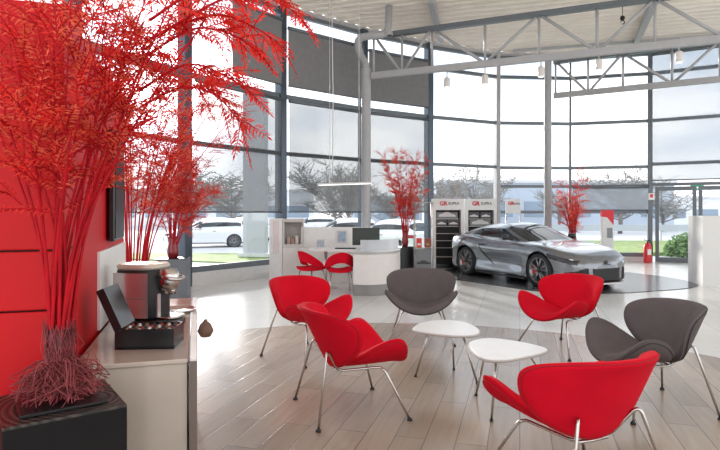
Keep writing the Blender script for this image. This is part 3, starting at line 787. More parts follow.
# ================================================================ LOUNGE CHAIRS
def shell_pts(NR=14, NT=64):
    """concentric rings of the flat orange-slice outline: s sideways, t from join to rim"""
    rings = []
    for i in range(NR + 1):
        r = i / NR; ring = []
        for k in range(NT):
            a = 2 * PI * k / NT; ca, sa = math.cos(a), math.sin(a)
            if sa >= 0: x = .49 * math.copysign(abs(ca) ** .92, ca); y = .17 * abs(sa) ** 1.0
            else: x = .49 * math.copysign(abs(ca) ** 1.28, ca); y = -.35 * abs(sa) ** 1.05
            ring.append((x * r, y * r, r))
        rings.append(ring)
    return rings
def make_shell(name, m, mp_, parent, org, e1, nrm, RB):
    """org join point; e1 from join to rim; nrm towards the sitter; wings bend towards nrm"""
    org, e1, nrm = Vector(org), Vector(e1).normalized(), Vector(nrm).normalized(); sd = Vector((1, 0, 0))
    def P(x, y, off):
        t = y + .35; th = x / RB
        rad = RB - off                                  # cushion thickness pushes along the local normal
        px = rad * math.sin(th); pn = RB - rad * math.cos(th)
        curl = -.05 * (t / .5) ** 2 * 0 + .035 * max(0, (t - .40) / .15) ** 2 * (-1)
        return org + sd * px + e1 * t + nrm * (pn + curl)
    rings = shell_pts(); NT = len(rings[0]); b = MB(); vs = []; fs = []
    H = .039
    prof = []
    for ring in rings:
        r = ring[0][2]; h = H * (1 - r ** 12) ** .5
        prof.append(([P(x, y, h) for x, y, _ in ring], [P(x, y, -h * .75) for x, y, _ in ring]))
    for side in (0, 1):
        o = len(vs); vs.append(prof[0][side][0])
        for i in range(1, len(prof)): vs += prof[i][side]
        for k in range(NT):
            k2 = (k + 1) % NT; f = (o, o + 1 + k, o + 1 + k2); fs.append(f if side == 0 else f[::-1])
            for i in range(1, len(prof) - 1):
                a = o + 1 + (i - 1) * NT; c = a + NT; f = (a + k, c + k, c + k2, a + k2); fs.append(f if side == 0 else f[::-1])
    b.add(vs, fs, True); ob = b.build(name, m, parent)
    # piping just behind the rim
    rim = [P(x * .955, y * .955, -H * .75 * (1 - .955 ** 12) ** .5 + .001) for x, y, _ in rings[-1]]
    q = MB(); q.tube(rim, .0032, 6, closed=True); q.build('piping', mp_, ob)
    return ob
def make_chair(m, mp_, label):
    e = empty('lounge_chair', (0, 0, 0), 0, label, 'chair')
    # local +y = the way the chair faces
    make_shell('seat', m, mp_, e, (0, -.13, .375), (0, 1, .02), (0, -.03, 1), .49)
    make_shell('backrest', m, mp_, e, (0, -.13, .335), (0, -.43, .88), (0, .96, .16), .47)
    for s in (-1, 1):
        P = [(s * .34, -.34, .012), (s * .195, -.235, .52), (s * .10, -.12, .328), (s * .205, .19, .358), (s * .37, .33, .012)]
        b = MB(); q = fillet(P[:3] + [P[2]], .06, 6)
        full = fillet(P, .055, 7)
        # split into rear leg, rail and front leg so that each part is its own mesh
        iz = min(range(len(full)), key=lambda i: (full[i] - Vector(P[2])).length); jz = min(range(len(full)), key=lambda i: (full[i] - Vector(P[3])).length)
        MB().tube(full[:iz + 1], .0095, 8).build('leg', M_chrome, e); l1 = e.children[-1] if False else None
        MB().tube(full[iz:jz + 1], .0095, 8).build('frame_rail', M_chrome, e)
        MB().tube(full[jz:], .0095, 8).build('leg', M_chrome, e)
        for p in (P[0], P[4]):
            f = MB(); f.lathe([(0, 0), (.019, 0), (.019, .009), (.012, .018), (0, .018)], (p[0], p[1], .0032), 12); f.build('foot_glide', M_rub, e)
    MB().tube([(-.10, -.12, .328), (0, -.125, .326), (.10, -.12, .328)], .0095, 8).build('cross_rail', M_chrome, e)
    return e
def put(o, x, y, deg, label, group):
    return place(o, (x, y, .003 if math.hypot(x - CX, y - CY) < CR else 0), R(deg - 90), label, group)
GR_, GG_ = 'red two-shell lounge chairs around the white tables', 'taupe grey two-shell lounge chairs around the white tables'
c_r = make_chair(M_red, M_redd, ''); c_g = make_chair(M_grey, M_greyd, '')
put(c_r, -.08, 4.18, 20, 'red lounge chair in left foreground seen from behind, facing the tables', GR_)
put(copy_tree(c_r), -.55, 5.77, -39, 'red lounge chair farthest left, behind the foreground red chair', GR_)
put(copy_tree(c_r), 2.22, 6.0, 208, 'red lounge chair facing us in front of the silver car', GR_)
put(copy_tree(c_r), 1.15, 2.94, 111, 'largest red lounge chair at the bottom edge with its back to us', GR_)
put(c_g, .72, 6.50, 264, 'grey lounge chair facing straight to us behind the left white table', GG_)
put(copy_tree(c_g), 2.23, 4.27, 184, 'grey lounge chair at the right edge of the group, turned left', GG_)

# ================================================================ TABLES
def table(pix, feet, tops, label, zt=.45):
    P = [gp(u, v, zt) for u, v in pix]; c = sum(P, Vector()) / len(P)
    e = empty('side_table', (c.x, c.y, .003), 0, label, 'table', 'white three-legged tables between the chairs')
    out = [p - c for p in catmull(P, 6, True)]
    b = MB()
    n = len(out); L = [(.985, zt - .026), (1, zt - .020), (1, zt - .004), (.99, zt)]
    vs = [Vector((p.x * s, p.y * s, z)) for s, z in L for p in out]
    fs = [(k * n + i, k * n + (i + 1) % n, (k + 1) * n + (i + 1) % n, (k + 1) * n + i) for k in range(3) for i in range(n)] + [tuple(reversed(range(n))), tuple(range(3 * n, 4 * n))]
    vsb = vs
    b.add(vsb, fs); top = b.build('tabletop', M_white, e)
    q = MB(); q.tube([Vector((p.x * 1.0, p.y * 1.0, zt - .013)) for p in out], .009, 6, closed=True); q.build('edge_band', M_wedge, top)
    for f, t in zip(feet, tops):
        q = MB(); f_ = f - Vector((c.x, c.y, 0)); t_ = t - Vector((c.x, c.y, 0))
        q.tube([Vector((f_.x, f_.y, .006)), Vector((t_.x, t_.y, zt - .028))], .009, 8); lg = q.build('leg', M_chrome, e)
        q = MB(); q.lathe([(0, 0), (.014, 0), (.014, .012), (0, .012)], (f_.x, f_.y, .0), 10); q.build('foot_glide', M_rub, lg)
table([(413.3, 327.8), (422, 322.5), (440, 320), (460, 321.2), (473, 325.5), (479.5, 331), (474, 334.8), (453, 335.3), (427, 332.6), (416, 330.5)],
      [gp(415.5, 377), gp(453.9, 370), gp(477.3, 384.5)], [gp(428, 331, .45), gp(452, 326, .45), gp(463, 333, .45)], 'white rounded table left of the two, in front of the grey chair')
table([(469, 344.5), (474, 340.3), (490, 338.2), (511, 340.4), (533, 344.5), (547, 349), (541, 352.8), (524, 356.7), (504, 359.8), (486, 359), (475, 353)],
      [gp(476, 396), gp(491.5, 421.5), gp(547, 381)], [gp(484.5, 353, .45), gp(496, 357, .45), gp(528, 350, .45)], 'white rounded table right of the two, tapering towards the right')

# ================================================================ RED WALL UNIT, COUNTER
uR = Vector((.959, .284, 0)); uF = Vector((-.284, .959, 0))          # width and depth directions of the unit
aU = math.atan2(.284, .959)
CRN = Vector((-1.167, 2.17, 0))                                       # visible corner of the red wall
e = bpy.data.objects.new('wall_left', None); COL.objects.link(e); e.location = CRN; e.rotation_euler = (0, 0, aU); struct(e)
# in this frame x = to the right, y = into the room
b = MB()
for z0, z1 in ((0, 1.11), (1.118, 1.345), (1.353, 2.32)):
    b.box((-.9, .12, (z0 + z1) / 2), (1.8, .24, z1 - z0), bev=.004)
b.build('front_panel', M_redwall, e)
b = MB(); b.box((-.12, .24 + .80, 1.155), (.24, 1.60, 2.31), bev=.004); b.build('side_panel', M_redwall, e)
b = MB(); b.box((-.9, .13, 1.15), (1.78, .2, 2.2)); b.build('core', M_blackm, e)
b = MB(); b.box((.008, 1.28, 1.085), (.014, 1.08, .41)); b.build('splashback', M_white, e)

# television on the side of the red wall
tv = empty('television', CRN + uR * .03 + uF * 1.24 + Vector((0, 0, 1.66)), aU, 'black flat television on the side of the red wall, seen edge-on', 'television')
b = MB(); b.box((.0, 0, 0), (.035, .42, .66), bev=.008); b.build('casing', M_black, tv)
b = MB(); b.box((.019, 0, 0), (.003, .39, .63)); b.build('screen', M_tvs, tv)
b = MB(); b.box((-.022, 0, 0), (.012, .2, .2)); b.build('wall_bracket', M_blackm, tv)

# counter: front right corner
CC = Vector((-.703, 2.373, 0)); zc_ = .87
ct = empty('coffee_counter', CC, aU, 'long glossy beige coffee counter with pale top along the red wall', 'counter')
b = MB(); b.box((-.262, .87, .43), (.44, 1.72, .84)); b.build('body', M_beige, ct)
b = MB(); b.box((-.262, .875, .86), (.448, 1.75, .02), bev=.004); b.build('worktop', M_beige, ct)
b = MB(); b.box((-.016, .875, .436), (.03, 1.76, .872), bev=.004); b.build('side_panel', M_offw, ct)
b = MB(); b.box((-.016, -.0085, .43), (.032, .007, .86)); b.build('end_edge', mat('taupe_edge', (.16, .12, .10), .5), ct)
for k in range(1, 4):
    b = MB(); b.box((-.0008, .44 * k, .44), (.003, .006, .86)); b.build('panel_joint', M_kick, ct)

def onc(u, v, z=zc_): return gp(u, v, z)
# coffee machine
cm = empty('coffee_machine', onc(135, 329) + Vector((0, .12, 0)), R(-12), 'silver and black capsule coffee machine on the beige counter', 'coffee machine')
def rrect(w, d, r, n=6, cx=0, cy=0):
    P = []
    for (sx_, sy, a0) in ((1, 1, 0), (-1, 1, 90), (-1, -1, 180), (1, -1, 270)):
        for k in range(n + 1):
            a = R(a0 + 90 * k / n); P.append((cx + sx_ * (w / 2 - r) + r * math.cos(a), cy + sy * (d / 2 - r) + r * math.sin(a)))
    return P
def rounded(mb, P, z0, z1, bev=.01, M=None):
    n = len(P); cx = sum(p[0] for p in P) / n; cy = sum(p[1] for p in P) / n; L = []
    w = max(p[0] for p in P) - cx; s = 1 - bev / w
    for sc, z in ((s, z0), (1, z0 + bev), (1, z1 - bev), (s, z1)): L += [Vector((cx + (x - cx) * sc, cy + (y - cy) * sc, z)) for x, y in P]
    if M: L = [M @ v for v in L]
    fs = [(k * n + i, k * n + (i + 1) % n, (k + 1) * n + (i + 1) % n, (k + 1) * n + i) for k in range(3) for i in range(n)]
    mb.add(L, fs, True); o = len(mb.v) - len(L)
    mb.f += [tuple(o + i for i in reversed(range(n))), tuple(o + 3 * n + i for i in range(n))]; mb.sm += [False, False]; return mb
b = MB(); rounded(b, rrect(.36, .24, .10, cx=.05), 0, .05); cb = b.build('base', M_black, cm)
b = MB(); rounded(b, rrect(.265, .24, .10), .05, .318); b.build('body', M_blackm, cm)
b = MB(); rounded(b, rrect(.262, .25, .10), .314, .345, .010); b.build('water_lid', mat('champagne_metal', (.60, .54, .46), .4, .3), cm)
b = MB()
arc = [(-.105 + .205 * t, -.124 - .012 * math.sin(PI * t)) for t in [i / 10 for i in range(11)]]
b.grid([[Vector((x, y, z)) for x, y in arc] for z in (.06, .16, .30)]); b.grid([[Vector((x, y + .01, z)) for x, y in arc] for z in (.30, .06)]); b.build('side_cover', M_silver, cm)
b = MB(); b.box((0, -.137, .165), (.19, .004, .003)); b.build('seam', M_kick, cm)
b = MB(); b.lathe([(0, -.06), (.045, -.055), (.06, -.02), (.06, .03), (.045, .055), (0, .06)], (.165, -.02, .26), 18); hd_ = b.build('brew_head', M_chrome, cm)
b = MB(); b.tube([(.185, -.02, .22), (.19, -.02, .18)], .018, 10); b.tube([(.15, -.02, .22), (.15, -.02, .18)], .012, 10); b.build('spout', M_chrome, hd_)
b = MB(); b.tube(fillet([(.14, -.08, .28), (.22, -.09, .27), (.24, -.02, .26), (.22, .05, .27), (.14, .04, .28)], .03), .011, 8); b.build('lever', M_chrome, hd_)
b = MB(); rounded(b, rrect(.13, .16, .06, cx=.17), .05, .062, .004); b.build('drip_grid', M_chrome, cb)
b = MB(); b.box((.125, -.02, .12), (.01, .1, .13)); b.build('front_plate', M_silver, cm)
# steel tray beside the machine
p = onc(172, 322) + Vector((0, .18, 0)); b = MB(); b.lathe([(0, .0), (.10, .0), (.115, .02), (.11, .02), (.097, .006), (0, .006)], n=28); o = tag(b.build('steel_tray', M_chrome), 'round shiny steel tray behind the coffee machine spout', 'tray'); o.location = p + Vector((-.075, .16, .001))

# capsule box with open lid
p = onc(143, 349.5) + Vector((0, .09, 0))
cx = empty('capsule_box', p, R(4), 'open black presentation box of coffee capsules in front of the coffee machine', 'box')
b = MB()
for q, dd in (((0, 0, .006), (.265, .18, .012)), ((0, -.086, .046), (.265, .008, .092)), ((0, .086, .046), (.265, .008, .092)), ((-.128, 0, .046), (.008, .172, .092)), ((.128, 0, .046), (.008, .172, .092))): b.box(q, dd)
b.build('tray', M_black, cx)
b = MB(); b.box((0, 0, .045), (.248, .164, .06)); b.build('insert', M_blackm, cx)
Ml = Matrix.Translation((-.132, 0, .085)) @ Matrix.Rotation(R(66), 4, 'Y')
b = MB(); b.box((-.10, 0, .03), (.20, .18, .008), M=Ml)
for q, dd in (((-.10, -.086, .012), (.20, .008, .03)), ((-.10, .086, .012), (.20, .008, .03)), ((-.197, 0, .012), (.008, .172, .03))): b.box(q, dd, M=Ml)
ld = b.build('lid', M_black, cx)
b = MB(); b.tube([(-.132, -.08, .088), (-.132, .08, .088)], .006, 8); b.build('hinge', M_chrome, ld)
caps = [mat('capsule_black', (.02, .02, .02), .3, .3), mat('capsule_brown', (.20, .10, .06), .3, .6), mat('capsule_silver', (.5, .5, .5), .3, .8), mat('capsule_dark_red', (.22, .03, .03), .3, .4)]
bm_ = {}
cap0 = None
for i in range(7):
    for j in range(4):
        q = MB(); q.lathe([(.0, .0), (.013, .0), (.0135, .003), (.010, .012), (.006, .016), (0, .017)], n=10)
        if (i, j) == (0, 0) or (i * 3 + j) % 4 not in bm_:
            o = q.build('coffee_capsule', caps[(i * 3 + j) % 4]); bm_[(i * 3 + j) % 4] = o
        else:
            o = bm_[(i * 3 + j) % 4].copy(); COL.objects.link(o)
        cn = ['black', 'brown', 'silver', 'dark red'][(i * 3 + j) % 4]
        tag(o, '%s coffee capsule, %s from left, %s row of the open black box' % (cn, ['first', 'second', 'third', 'fourth', 'fifth', 'sixth', 'seventh'][i], ['front', 'second', 'third', 'rear'][j]), 'capsule', 'coffee capsules in the open black box')
        o.location = cx.matrix_basis @ Vector((-.104 + i * .0345, -.06 + j * .040, .0755)) if False else (p + Matrix.Rotation(R(4), 3, 'Z') @ Vector((-.104 + i * .0345, -.06 + j * .040, .0755)))

# small leather pouch on the counter edge
p = CC + uF * 1.05 + uR * .0 + Vector((0, 0, .78)); b = MB(); b.lathe([(0, -.05), (.03, -.045), (.05, -.01), (.035, .03), (.012, .05), (.012, .06)], (.052, 0, 0), 12)
o = b.build('leather_pouch', mat('brown_leather', (.16, .09, .06), .6)); o.location = p; tag(o, 'small brown pouch hanging on the outer side of the coffee counter', 'pouch')

# plinth
PA, PB_, PCr = Vector((-1.133, 1.74, 0)), Vector((-.823, 1.968, 0)), Vector((-1.043, 2.294, 0))
pr = math.atan2((PB_ - PA).y, (PB_ - PA).x); pc = Vector((-1.083, 1.985, 0)); pz = .82; ps = .372
pl = empty('display_plinth', pc, pr, 'square black wooden plinth carrying the big red tree', 'plinth')
b = MB(); b.box((0, 0, pz / 2), (ps, ps, pz - .012), bev=.004); b.build('body', M_oak, pl)
m = bpy.data.materials.new('ringed_black_wood'); m.use_nodes = True; nt = m.node_tree; bs = nt.nodes['Principled BSDF']
t = N(nt, 'ShaderNodeTexCoord'); wv = N(nt, 'ShaderNodeTexWave', wave_type='RINGS', rings_direction='SPHERICAL'); wv.inputs['Scale'].default_value = 13; wv.inputs['Distortion'].default_value = 1.2
mpn = N(nt, 'ShaderNodeMapping'); mpn.inputs['Location'].default_value = (-.08, .04, 0); mpn.inputs['Scale'].default_value = (1, 1, 0)
nt.links.new(t.outputs['Object'], mpn.inputs[0]); nt.links.new(mpn.outputs[0], wv.inputs[0])
rr = ramp(nt, [(.2, (.012, .011, .010)), (.8, (.055, .042, .036))]); nt.links.new(wv.outputs[0], rr.inputs[0]); nt.links.new(rr.outputs[0], bs.inputs['Base Color'])
bs.inputs['Roughness'].default_value = .35
bp = N(nt, 'ShaderNodeBump'); bp.inputs['Strength'].default_value = .5; bp.inputs['Distance'].default_value = .004; nt.links.new(wv.outputs[0], bp.inputs['Height']); nt.links.new(bp.outputs[0], bs.inputs['Normal'])
b = MB(); b.box((0, 0, pz - .006), (ps, ps, .012), bev=.003); b.build('top_board', m, pl)

# ================================================================ RED TREES
def in_wall(p):
    q = p + TB - CRN; return q.dot(uR) < .03 and q.dot(uF) > -.03 or (p + TB).z > 6.3
def frond(lf, tw, p, d, L, ll, r, pairs=9, droop=.35, chk=False):
    """one feathery branchlet: a curved midrib with pairs of narrow leaflets"""
    d = d.normalized(); side = d.cross(Vector((0, 0, 1)))
    if side.length < .1: side = Vector((1, 0, 0))
    if chk and (in_wall(p + d * L * .6) or in_wall(p + d * (L + ll)) or in_wall(p)): return
    side.normalize(); roll = r.uniform(-1.0, 1.0); up = side.cross(d).normalized()
    side = (side * math.cos(roll) + up * math.sin(roll)).normalized(); up = side.cross(d).normalized()
    pts = []; q = p.copy(); dd = d.copy()
    for k in range(pairs + 1):
        pts.append(q.copy()); q = q + dd * (L / pairs); dd = (dd + Vector((0, 0, -droop / pairs)) + side * r.uniform(-.055, .055)).normalized()
    tw.tube(pts[::3] + [pts[-1]], [.0016 * (1 + L * 4) * (1 - .6 * i / 5) for i in range(len(pts[::3]) + 1)], 3, caps=False)
    for k in range(1, pairs + 1):
        t = k / pairs; l = ll * (1 - .55 * t) * (.55 + .45 * min(1, t * 4)); c = pts[k]; ax_ = (pts[k] - pts[k - 1]).normalized()
        for s in (-1, 1):
            if r.random() < .12: continue
            l = l * r.uniform(.8, 1.15)
            dr = (ax_ * r.uniform(.45, .8) + side * s * 1.0 + up * r.uniform(-.3, .15)).normalized(); w = dr.cross(up).normalized() * l * .125
            tip = c + dr * l + Vector((0, 0, -.12 * l)); mid_ = c + dr * l * .42
            lf.add([c, mid_ + w + up * l * .05, tip, mid_ - w + up * l * .05], [(0, 1, 2), (0, 2, 3)])
    dr = (pts[-1] - pts[-2]).normalized(); w = side * ll * .1
    lf.add([pts[-1], pts[-1] + dr * ll * .3 + w, pts[-1] + dr * ll * .7, pts[-1] + dr * ll * .3 - w], [(0, 1, 2, 3)])
def red_tree(name, base, stems, label, r, fr_len, leaf, nfr, stem_r, zmin, twigs=3, vase=None, base_r=.03, pairs=9, m=None):
    """stems: list of (foot offset, tip offset) vectors relative to base"""
    e = empty(name, base, 0, label, 'artificial tree')
    lf, lf2, tw = MB(), MB(), MB()
    for foot, tip in stems:
        foot, tip = Vector(foot), Vector(tip); H = (tip - foot)
        bow = Vector((H.x, H.y, 0)) * -.18
        pts = catmull([foot, foot.lerp(tip, .35) + bow, foot.lerp(tip, .7) + bow * .8, tip], 5)
        s = MB(); n = len(pts); s.tube(pts, [stem_r * (1 - .75 * i / (n - 1)) for i in range(n)], 6); s.build('stem', M_stem, e)
        k = int(nfr)
        for j in range(k):
            t = zmin + (1 - zmin) * (j + r.random()) / k; idx = t * (n - 1); i0 = min(int(idx), n - 2); p = pts[i0].lerp(pts[i0 + 1], idx - i0)
            a = r.uniform(0, 2 * PI); out = Vector((math.cos(a), math.sin(a), r.uniform(.0, .9))).normalized()
            ax_ = (pts[i0 + 1] - pts[i0]).normalized(); dr = (out + ax_ * r.uniform(.2, .9)).normalized()
            L = fr_len * r.uniform(.55, 1.1)
            # carrier twig with several fronds
            q = p + dr * L * .45
            if zmin > .46 and (in_wall(q) or in_wall(p)): continue
            tw.tube([p, q], [stem_r * .25, stem_r * .15], 4, caps=False)
            for z in range(twigs):
                d2 = (dr + Vector((r.gauss(0, .5), r.gauss(0, .5), r.gauss(0, .4)))).normalized()
                frond(lf if r.random() < .5 else lf2, tw, p.lerp(q, r.uniform(.3, 1)), d2, L * r.uniform(.6, 1), leaf, r, pairs, chk=(zmin > .46))
    lf.build('foliage', M_leaf, e); lf2.build('foliage', M_leaf2, e); tw.build('twigs', M_stem, e)
    return e
r = random.Random(12)
# --- big foreground tree
TB = Vector((pc.x, pc.y, pz + .012))
stems = []
def reach(u, v, Y): return wp(u, v, Y) - TB
tg = [(-30, 20, 1.9), (0, -20, 2.1), (15, 60, 1.75), (28, -30, 2.2), (40, 30, 1.9), (52, -40, 2.05), (60, 60, 2.2), (72, -20, 1.85), (85, 40, 2.0), (95, -40, 2.15), (108, 0, 1.9), (118, 60, 2.2),
      (130, -30, 2.0), (145, 20, 2.1), (160, -40, 1.95), (175, 10, 2.1), (188, -30, 2.0), (205, 20, 2.1), (20, 110, 2.2), (75, 110, 1.8), (105, 110, 2.25), (-20, 90, 2.0), (125, 100, 1.95), (150, 70, 2.25)]
for (u, v, Y) in tg:
    if u < 125: Y = min(Y - .12, 1.96)
    a = r.uniform(0, 2 * PI); stems.append((Vector((math.cos(a) * .032, math.sin(a) * .032, .20)), reach(u, v, Y)))
big = red_tree('artificial_red_tree', TB, stems, 'huge feathery red artificial tree filling the upper left, on the black plinth', r, .24, .042, 7, .0070, .50, 3, pairs=9)
# long arms reaching right
lf, tw = MB(), MB()
arms = [([(150, 40, 2.05), (210, 5, 2.0), (250, -8, 1.95), (296, 12, 1.9)], .15), ([(165, 30, 2.1), (215, 15, 2.1), (248, 24, 2.05), (278, 42, 2.0)], .13),
        ([(140, 90, 2.1), (185, 65, 2.1), (218, 72, 2.1), (245, 88, 2.1)], .14), ([(135, 110, 2.15), (180, 88, 2.1), (215, 95, 2.1), (240, 122, 2.1)], .16),
        ([(150, 20, 2.0), (200, -12, 1.95), (240, -16, 1.95), (280, -10, 1.9)], .15), ([(140, 60, 2.1), (190, 30, 2.05), (225, 32, 2.05), (250, 45, 2.0)], .14)]
for pp, fl in arms:
    P = catmull([wp(*q) - TB for q in pp], 6); tw.tube(P, [.006 * (1 - .7 * i / (len(P) - 1)) for i in range(len(P))], 5)
    for i in range(2, len(P)):
        dr = (P[i] - P[i - 1]).normalized()
        for s in range(1 if i % 3 else 2):
            side = Vector((r.gauss(0, .5), r.gauss(0, .8), r.gauss(0, .6)))
            frond(lf, tw, P[i], dr + side, fl * r.uniform(.6, 1.1), .048, r, 9)
lf.build('foliage', M_leaf, big); tw.build('branches', M_stem, big)
# root ball in a clear vase
q = MB()
for i in range(520):
    a = r.uniform(0, 2 * PI); a2 = a + r.gauss(0, .9); rr_ = r.uniform(.06, .17)
    p0 = Vector((math.cos(a) * .035, math.sin(a) * .035, r.uniform(.03, .15))); p2 = Vector((math.cos(a2) * rr_, math.sin(a2) * rr_ * .9, r.uniform(.005, .09)))
    p1 = p0.lerp(p2, .5) + Vector((r.gauss(0, .025), r.gauss(0, .025), r.gauss(.015, .02)))
    q.tube(catmull([p0, p1, p2], 3), .0011 + .0012 * r.random(), 3, caps=False)
q.build('roots', M_root, big)
q = MB()
for i in range(210):
    a = r.uniform(0, 2 * PI); p0 = Vector((math.cos(a) * .040, math.sin(a) * .040, r.uniform(.06, .16))); a2 = a + r.uniform(-1.8, 1.8); rz_ = r.uniform(.16, .29); p1 = Vector((math.cos(a2) * (.03 + .09 * rz_), math.sin(a2) * (.03 + .09 * rz_), rz_))
    q.tube([p0, (p0 + p1) / 2 + Vector((r.gauss(0, .01), r.gauss(0, .01), 0)), p1], .0017, 3, caps=False)
q.build('root_binding', M_root, big)
q = MB(); q.lathe([(0, .0), (.045, .0), (.032, .06), (.033, .14), (.048, .25), (.044, .25), (0, .245)], n=20); q.build('vase', mat('dark_burgundy_vase', (.10, .008, .015), .35), big)
b = MB(); b.box((0, 0, -.005), (.27, .27, .010), pr, bev=.002); b.build('base_tray', M_black, big)

# --- trees 2..5
def rnd_stems(n, foot_r, H, spread, r, bias=(0, 0), hmin=.75):
    S_ = []
    for k in range(n):
        a = 2 * PI * (k + r.random()) / n; f = r.uniform(.3, 1)
        S_.append((Vector((math.cos(a) * foot_r, math.sin(a) * foot_r, 0)), Vector((math.cos(a) * spread * f + bias[0], math.sin(a) * spread * f + bias[1], H * r.uniform(hmin, 1)))))
    return S_
def planter(x, y, z, w, label, m=M_planter, rz=.2):
    e = empty('planter', (x, y, 0), rz, label, 'planter')
    b = MB(); b.box((0, 0, z / 2), (w, w, z), bev=.01); b.build('body', m, e)
    b = MB(); b.box((0, 0, z + .004), (w * .9, w * .9, .008)); b.build('top_plate', M_black, e); return z + .008
def vase(tree, r_, h):
    b = MB(); b.lathe([(0, 0), (r_ * .8, 0), (r_, h * .3), (r_ * .7, h * .75), (r_ * .85, h), (r_ * .8, h), (r_ * .6, h * .75), (r_ * .55, .02), (0, .02)], n=20)
    o = b.build('vase', mat('dark_red_vase', (.26, .02, .03), .25, coat=.5), tree); o.location = (0, 0, -.024)
x2, y2 = (134 - 360) / 550 * 5.0, 5.0
z = planter(x2, y2, .80, .36, 'tall grey plinth hidden behind the coffee machine')
red_tree('artificial_red_tree', (x2, y2, z), rnd_stems(20, .07, 2.1, .80, r, (.22, 0)), 'medium red artificial tree standing behind the coffee machine', r, .26, .046, 13, .008, .38, 4, pairs=7)
x3, y3 = (173 - 360) / 550 * 9.3, 9.3
z = planter(x3, y3, .72, .52, 'square grey planter beyond the coffee counter by the window')
t_ = red_tree('artificial_red_tree', (x3, y3, z + .025), rnd_stems(15, .035, 2.1, .72, r, (.22, 0), .5), 'red artificial tree in the vase beyond the coffee counter', r, .30, .065, 16, .010, .34, 4, pairs=6)
vase(t_, .10, .36)
x4, y4 = (405 - 360) / 550 * 14.0, 14.0
z = planter(x4 + .02, y4, .62, .34, 'slim black planter right of the curved desk', M_black)
t_ = red_tree('artificial_red_tree', (x4, y4, z + .025), rnd_stems(18, .035, 2.4, .78, r, (-.08, 0), .55), 'small red artificial tree between the desk and the display stands', r, .24, .07, 11, .011, .36, 4, pairs=5)
vase(t_, .09, .4)
x5, y5 = (573 - 360) / 550 * 15.0, 15.0
z = planter(x5, y5, .50, .4, 'dark planter behind the bonnet of the silver car', M_black)
t_ = red_tree('artificial_red_tree', (x5, y5, z + .025), rnd_stems(15, .04, 2.05, .55, r, (0, 0), .5), 'red artificial tree standing behind the silver car', r, .26, .075, 9, .013, .30, 3, pairs=5)
vase(t_, .11, .5)

# ================================================================ DESK AREA
# niche cabinet
kb = gp(291, 279); e = empty('niche_cabinet', (-1.60, 12.15, 0), .10, 'white cabinet with an open square niche by the window', 'cabinet')
b = MB(); b.box((-.245, 0, .68), (.28, .42, 1.36), bev=.008); b.build('side_column', M_white, e)
b = MB(); b.box((.14, 0, .36), (.48, .42, .72), bev=.006); b.build('lower_body', M_offw, e)
b = MB()
for q, dd in (((.13, 0, .76), (.46, .42, .08)), ((.13, 0, 1.315), (.46, .42, .07)), ((-.08, 0, 1.04), (.04, .42, .48)), ((.345, 0, 1.04), (.03, .42, .48)), ((.13, .19, 1.04), (.40, .03, .48))): b.box(q, dd)
b.build('niche_frame', mat('pale_taupe_lacquer', (.60, .56, .53), .4), e)
b = MB(); b.box((-.245, -.215, .95), (.12, .01, .7), bev=.004); b.build('handle_strip', M_silver, e)
M0 = Matrix.Translation((-1.60, 12.15, 0)) @ Matrix.Rotation(.10, 4, 'Z')
for k, (x, h, mm_) in enumerate([(.03, .16, mat('box_sand', (.55, .42, .33), .6)), (.12, .12, mat('box_rose', (.50, .30, .28), .6)), (.21, .18, M_offw)]):
    b = MB(); b.box((0, 0, h / 2), (.07, .07, h), bev=.004); o = b.build('small_box', mm_); o.location = M0 @ Vector((x, -.02, .80)); tag(o, ['sand coloured', 'rose coloured', 'cream'][k] + ' small box standing in the white niche cabinet', 'box')
# low partition
e = empty('low_partition', (-.55, 12.1, 0), .04, 'low white partition panel behind the desks', 'partition')
b = MB(); b.box((0, 0, .60), (1.5, .05, 1.14), bev=.004); b.build('panel', M_white, e)
b = MB(); b.box((0, 0, .03), (1.5, .10, .06)); b.build('foot_rail', M_kick, e)
b = MB(); b.box((-.1, -.26, .37), (1.3, .4, .74), bev=.004); b.build('storage_unit', M_offw, e)
def frame_(u, v, Y, w, h, label, c):
    p = wp(u, v, Y); e = empty('picture_frame', p, 0, label, 'picture frame')
    b = MB()
    for q, dd in (((0, 0, -h / 2 + .01), (w, .02, .02)), ((0, 0, h / 2 - .01), (w, .02, .02)), ((-w / 2 + .01, 0, 0), (.02, .02, h)), ((w / 2 - .01, 0, 0), (.02, .02, h))): b.box(q, dd)
    b.build('frame', M_silver, e); b = MB(); b.box((0, 0, 0), (w - .03, .01, h - .03)); b.build('picture', c, e)
frame_(342, 236.5, 12.03, .20, .26, 'upright grey-blue picture frame on the low white partition', mat('picture_blue', (.30, .42, .52), .4, var=.4, vscale=20))
frame_(320.5, 243.6, 11.75, .16, .17, 'small blue-grey picture frame on the storage unit beside the table', mat('picture_pale', (.40, .50, .60), .4, var=.3, vscale=20))
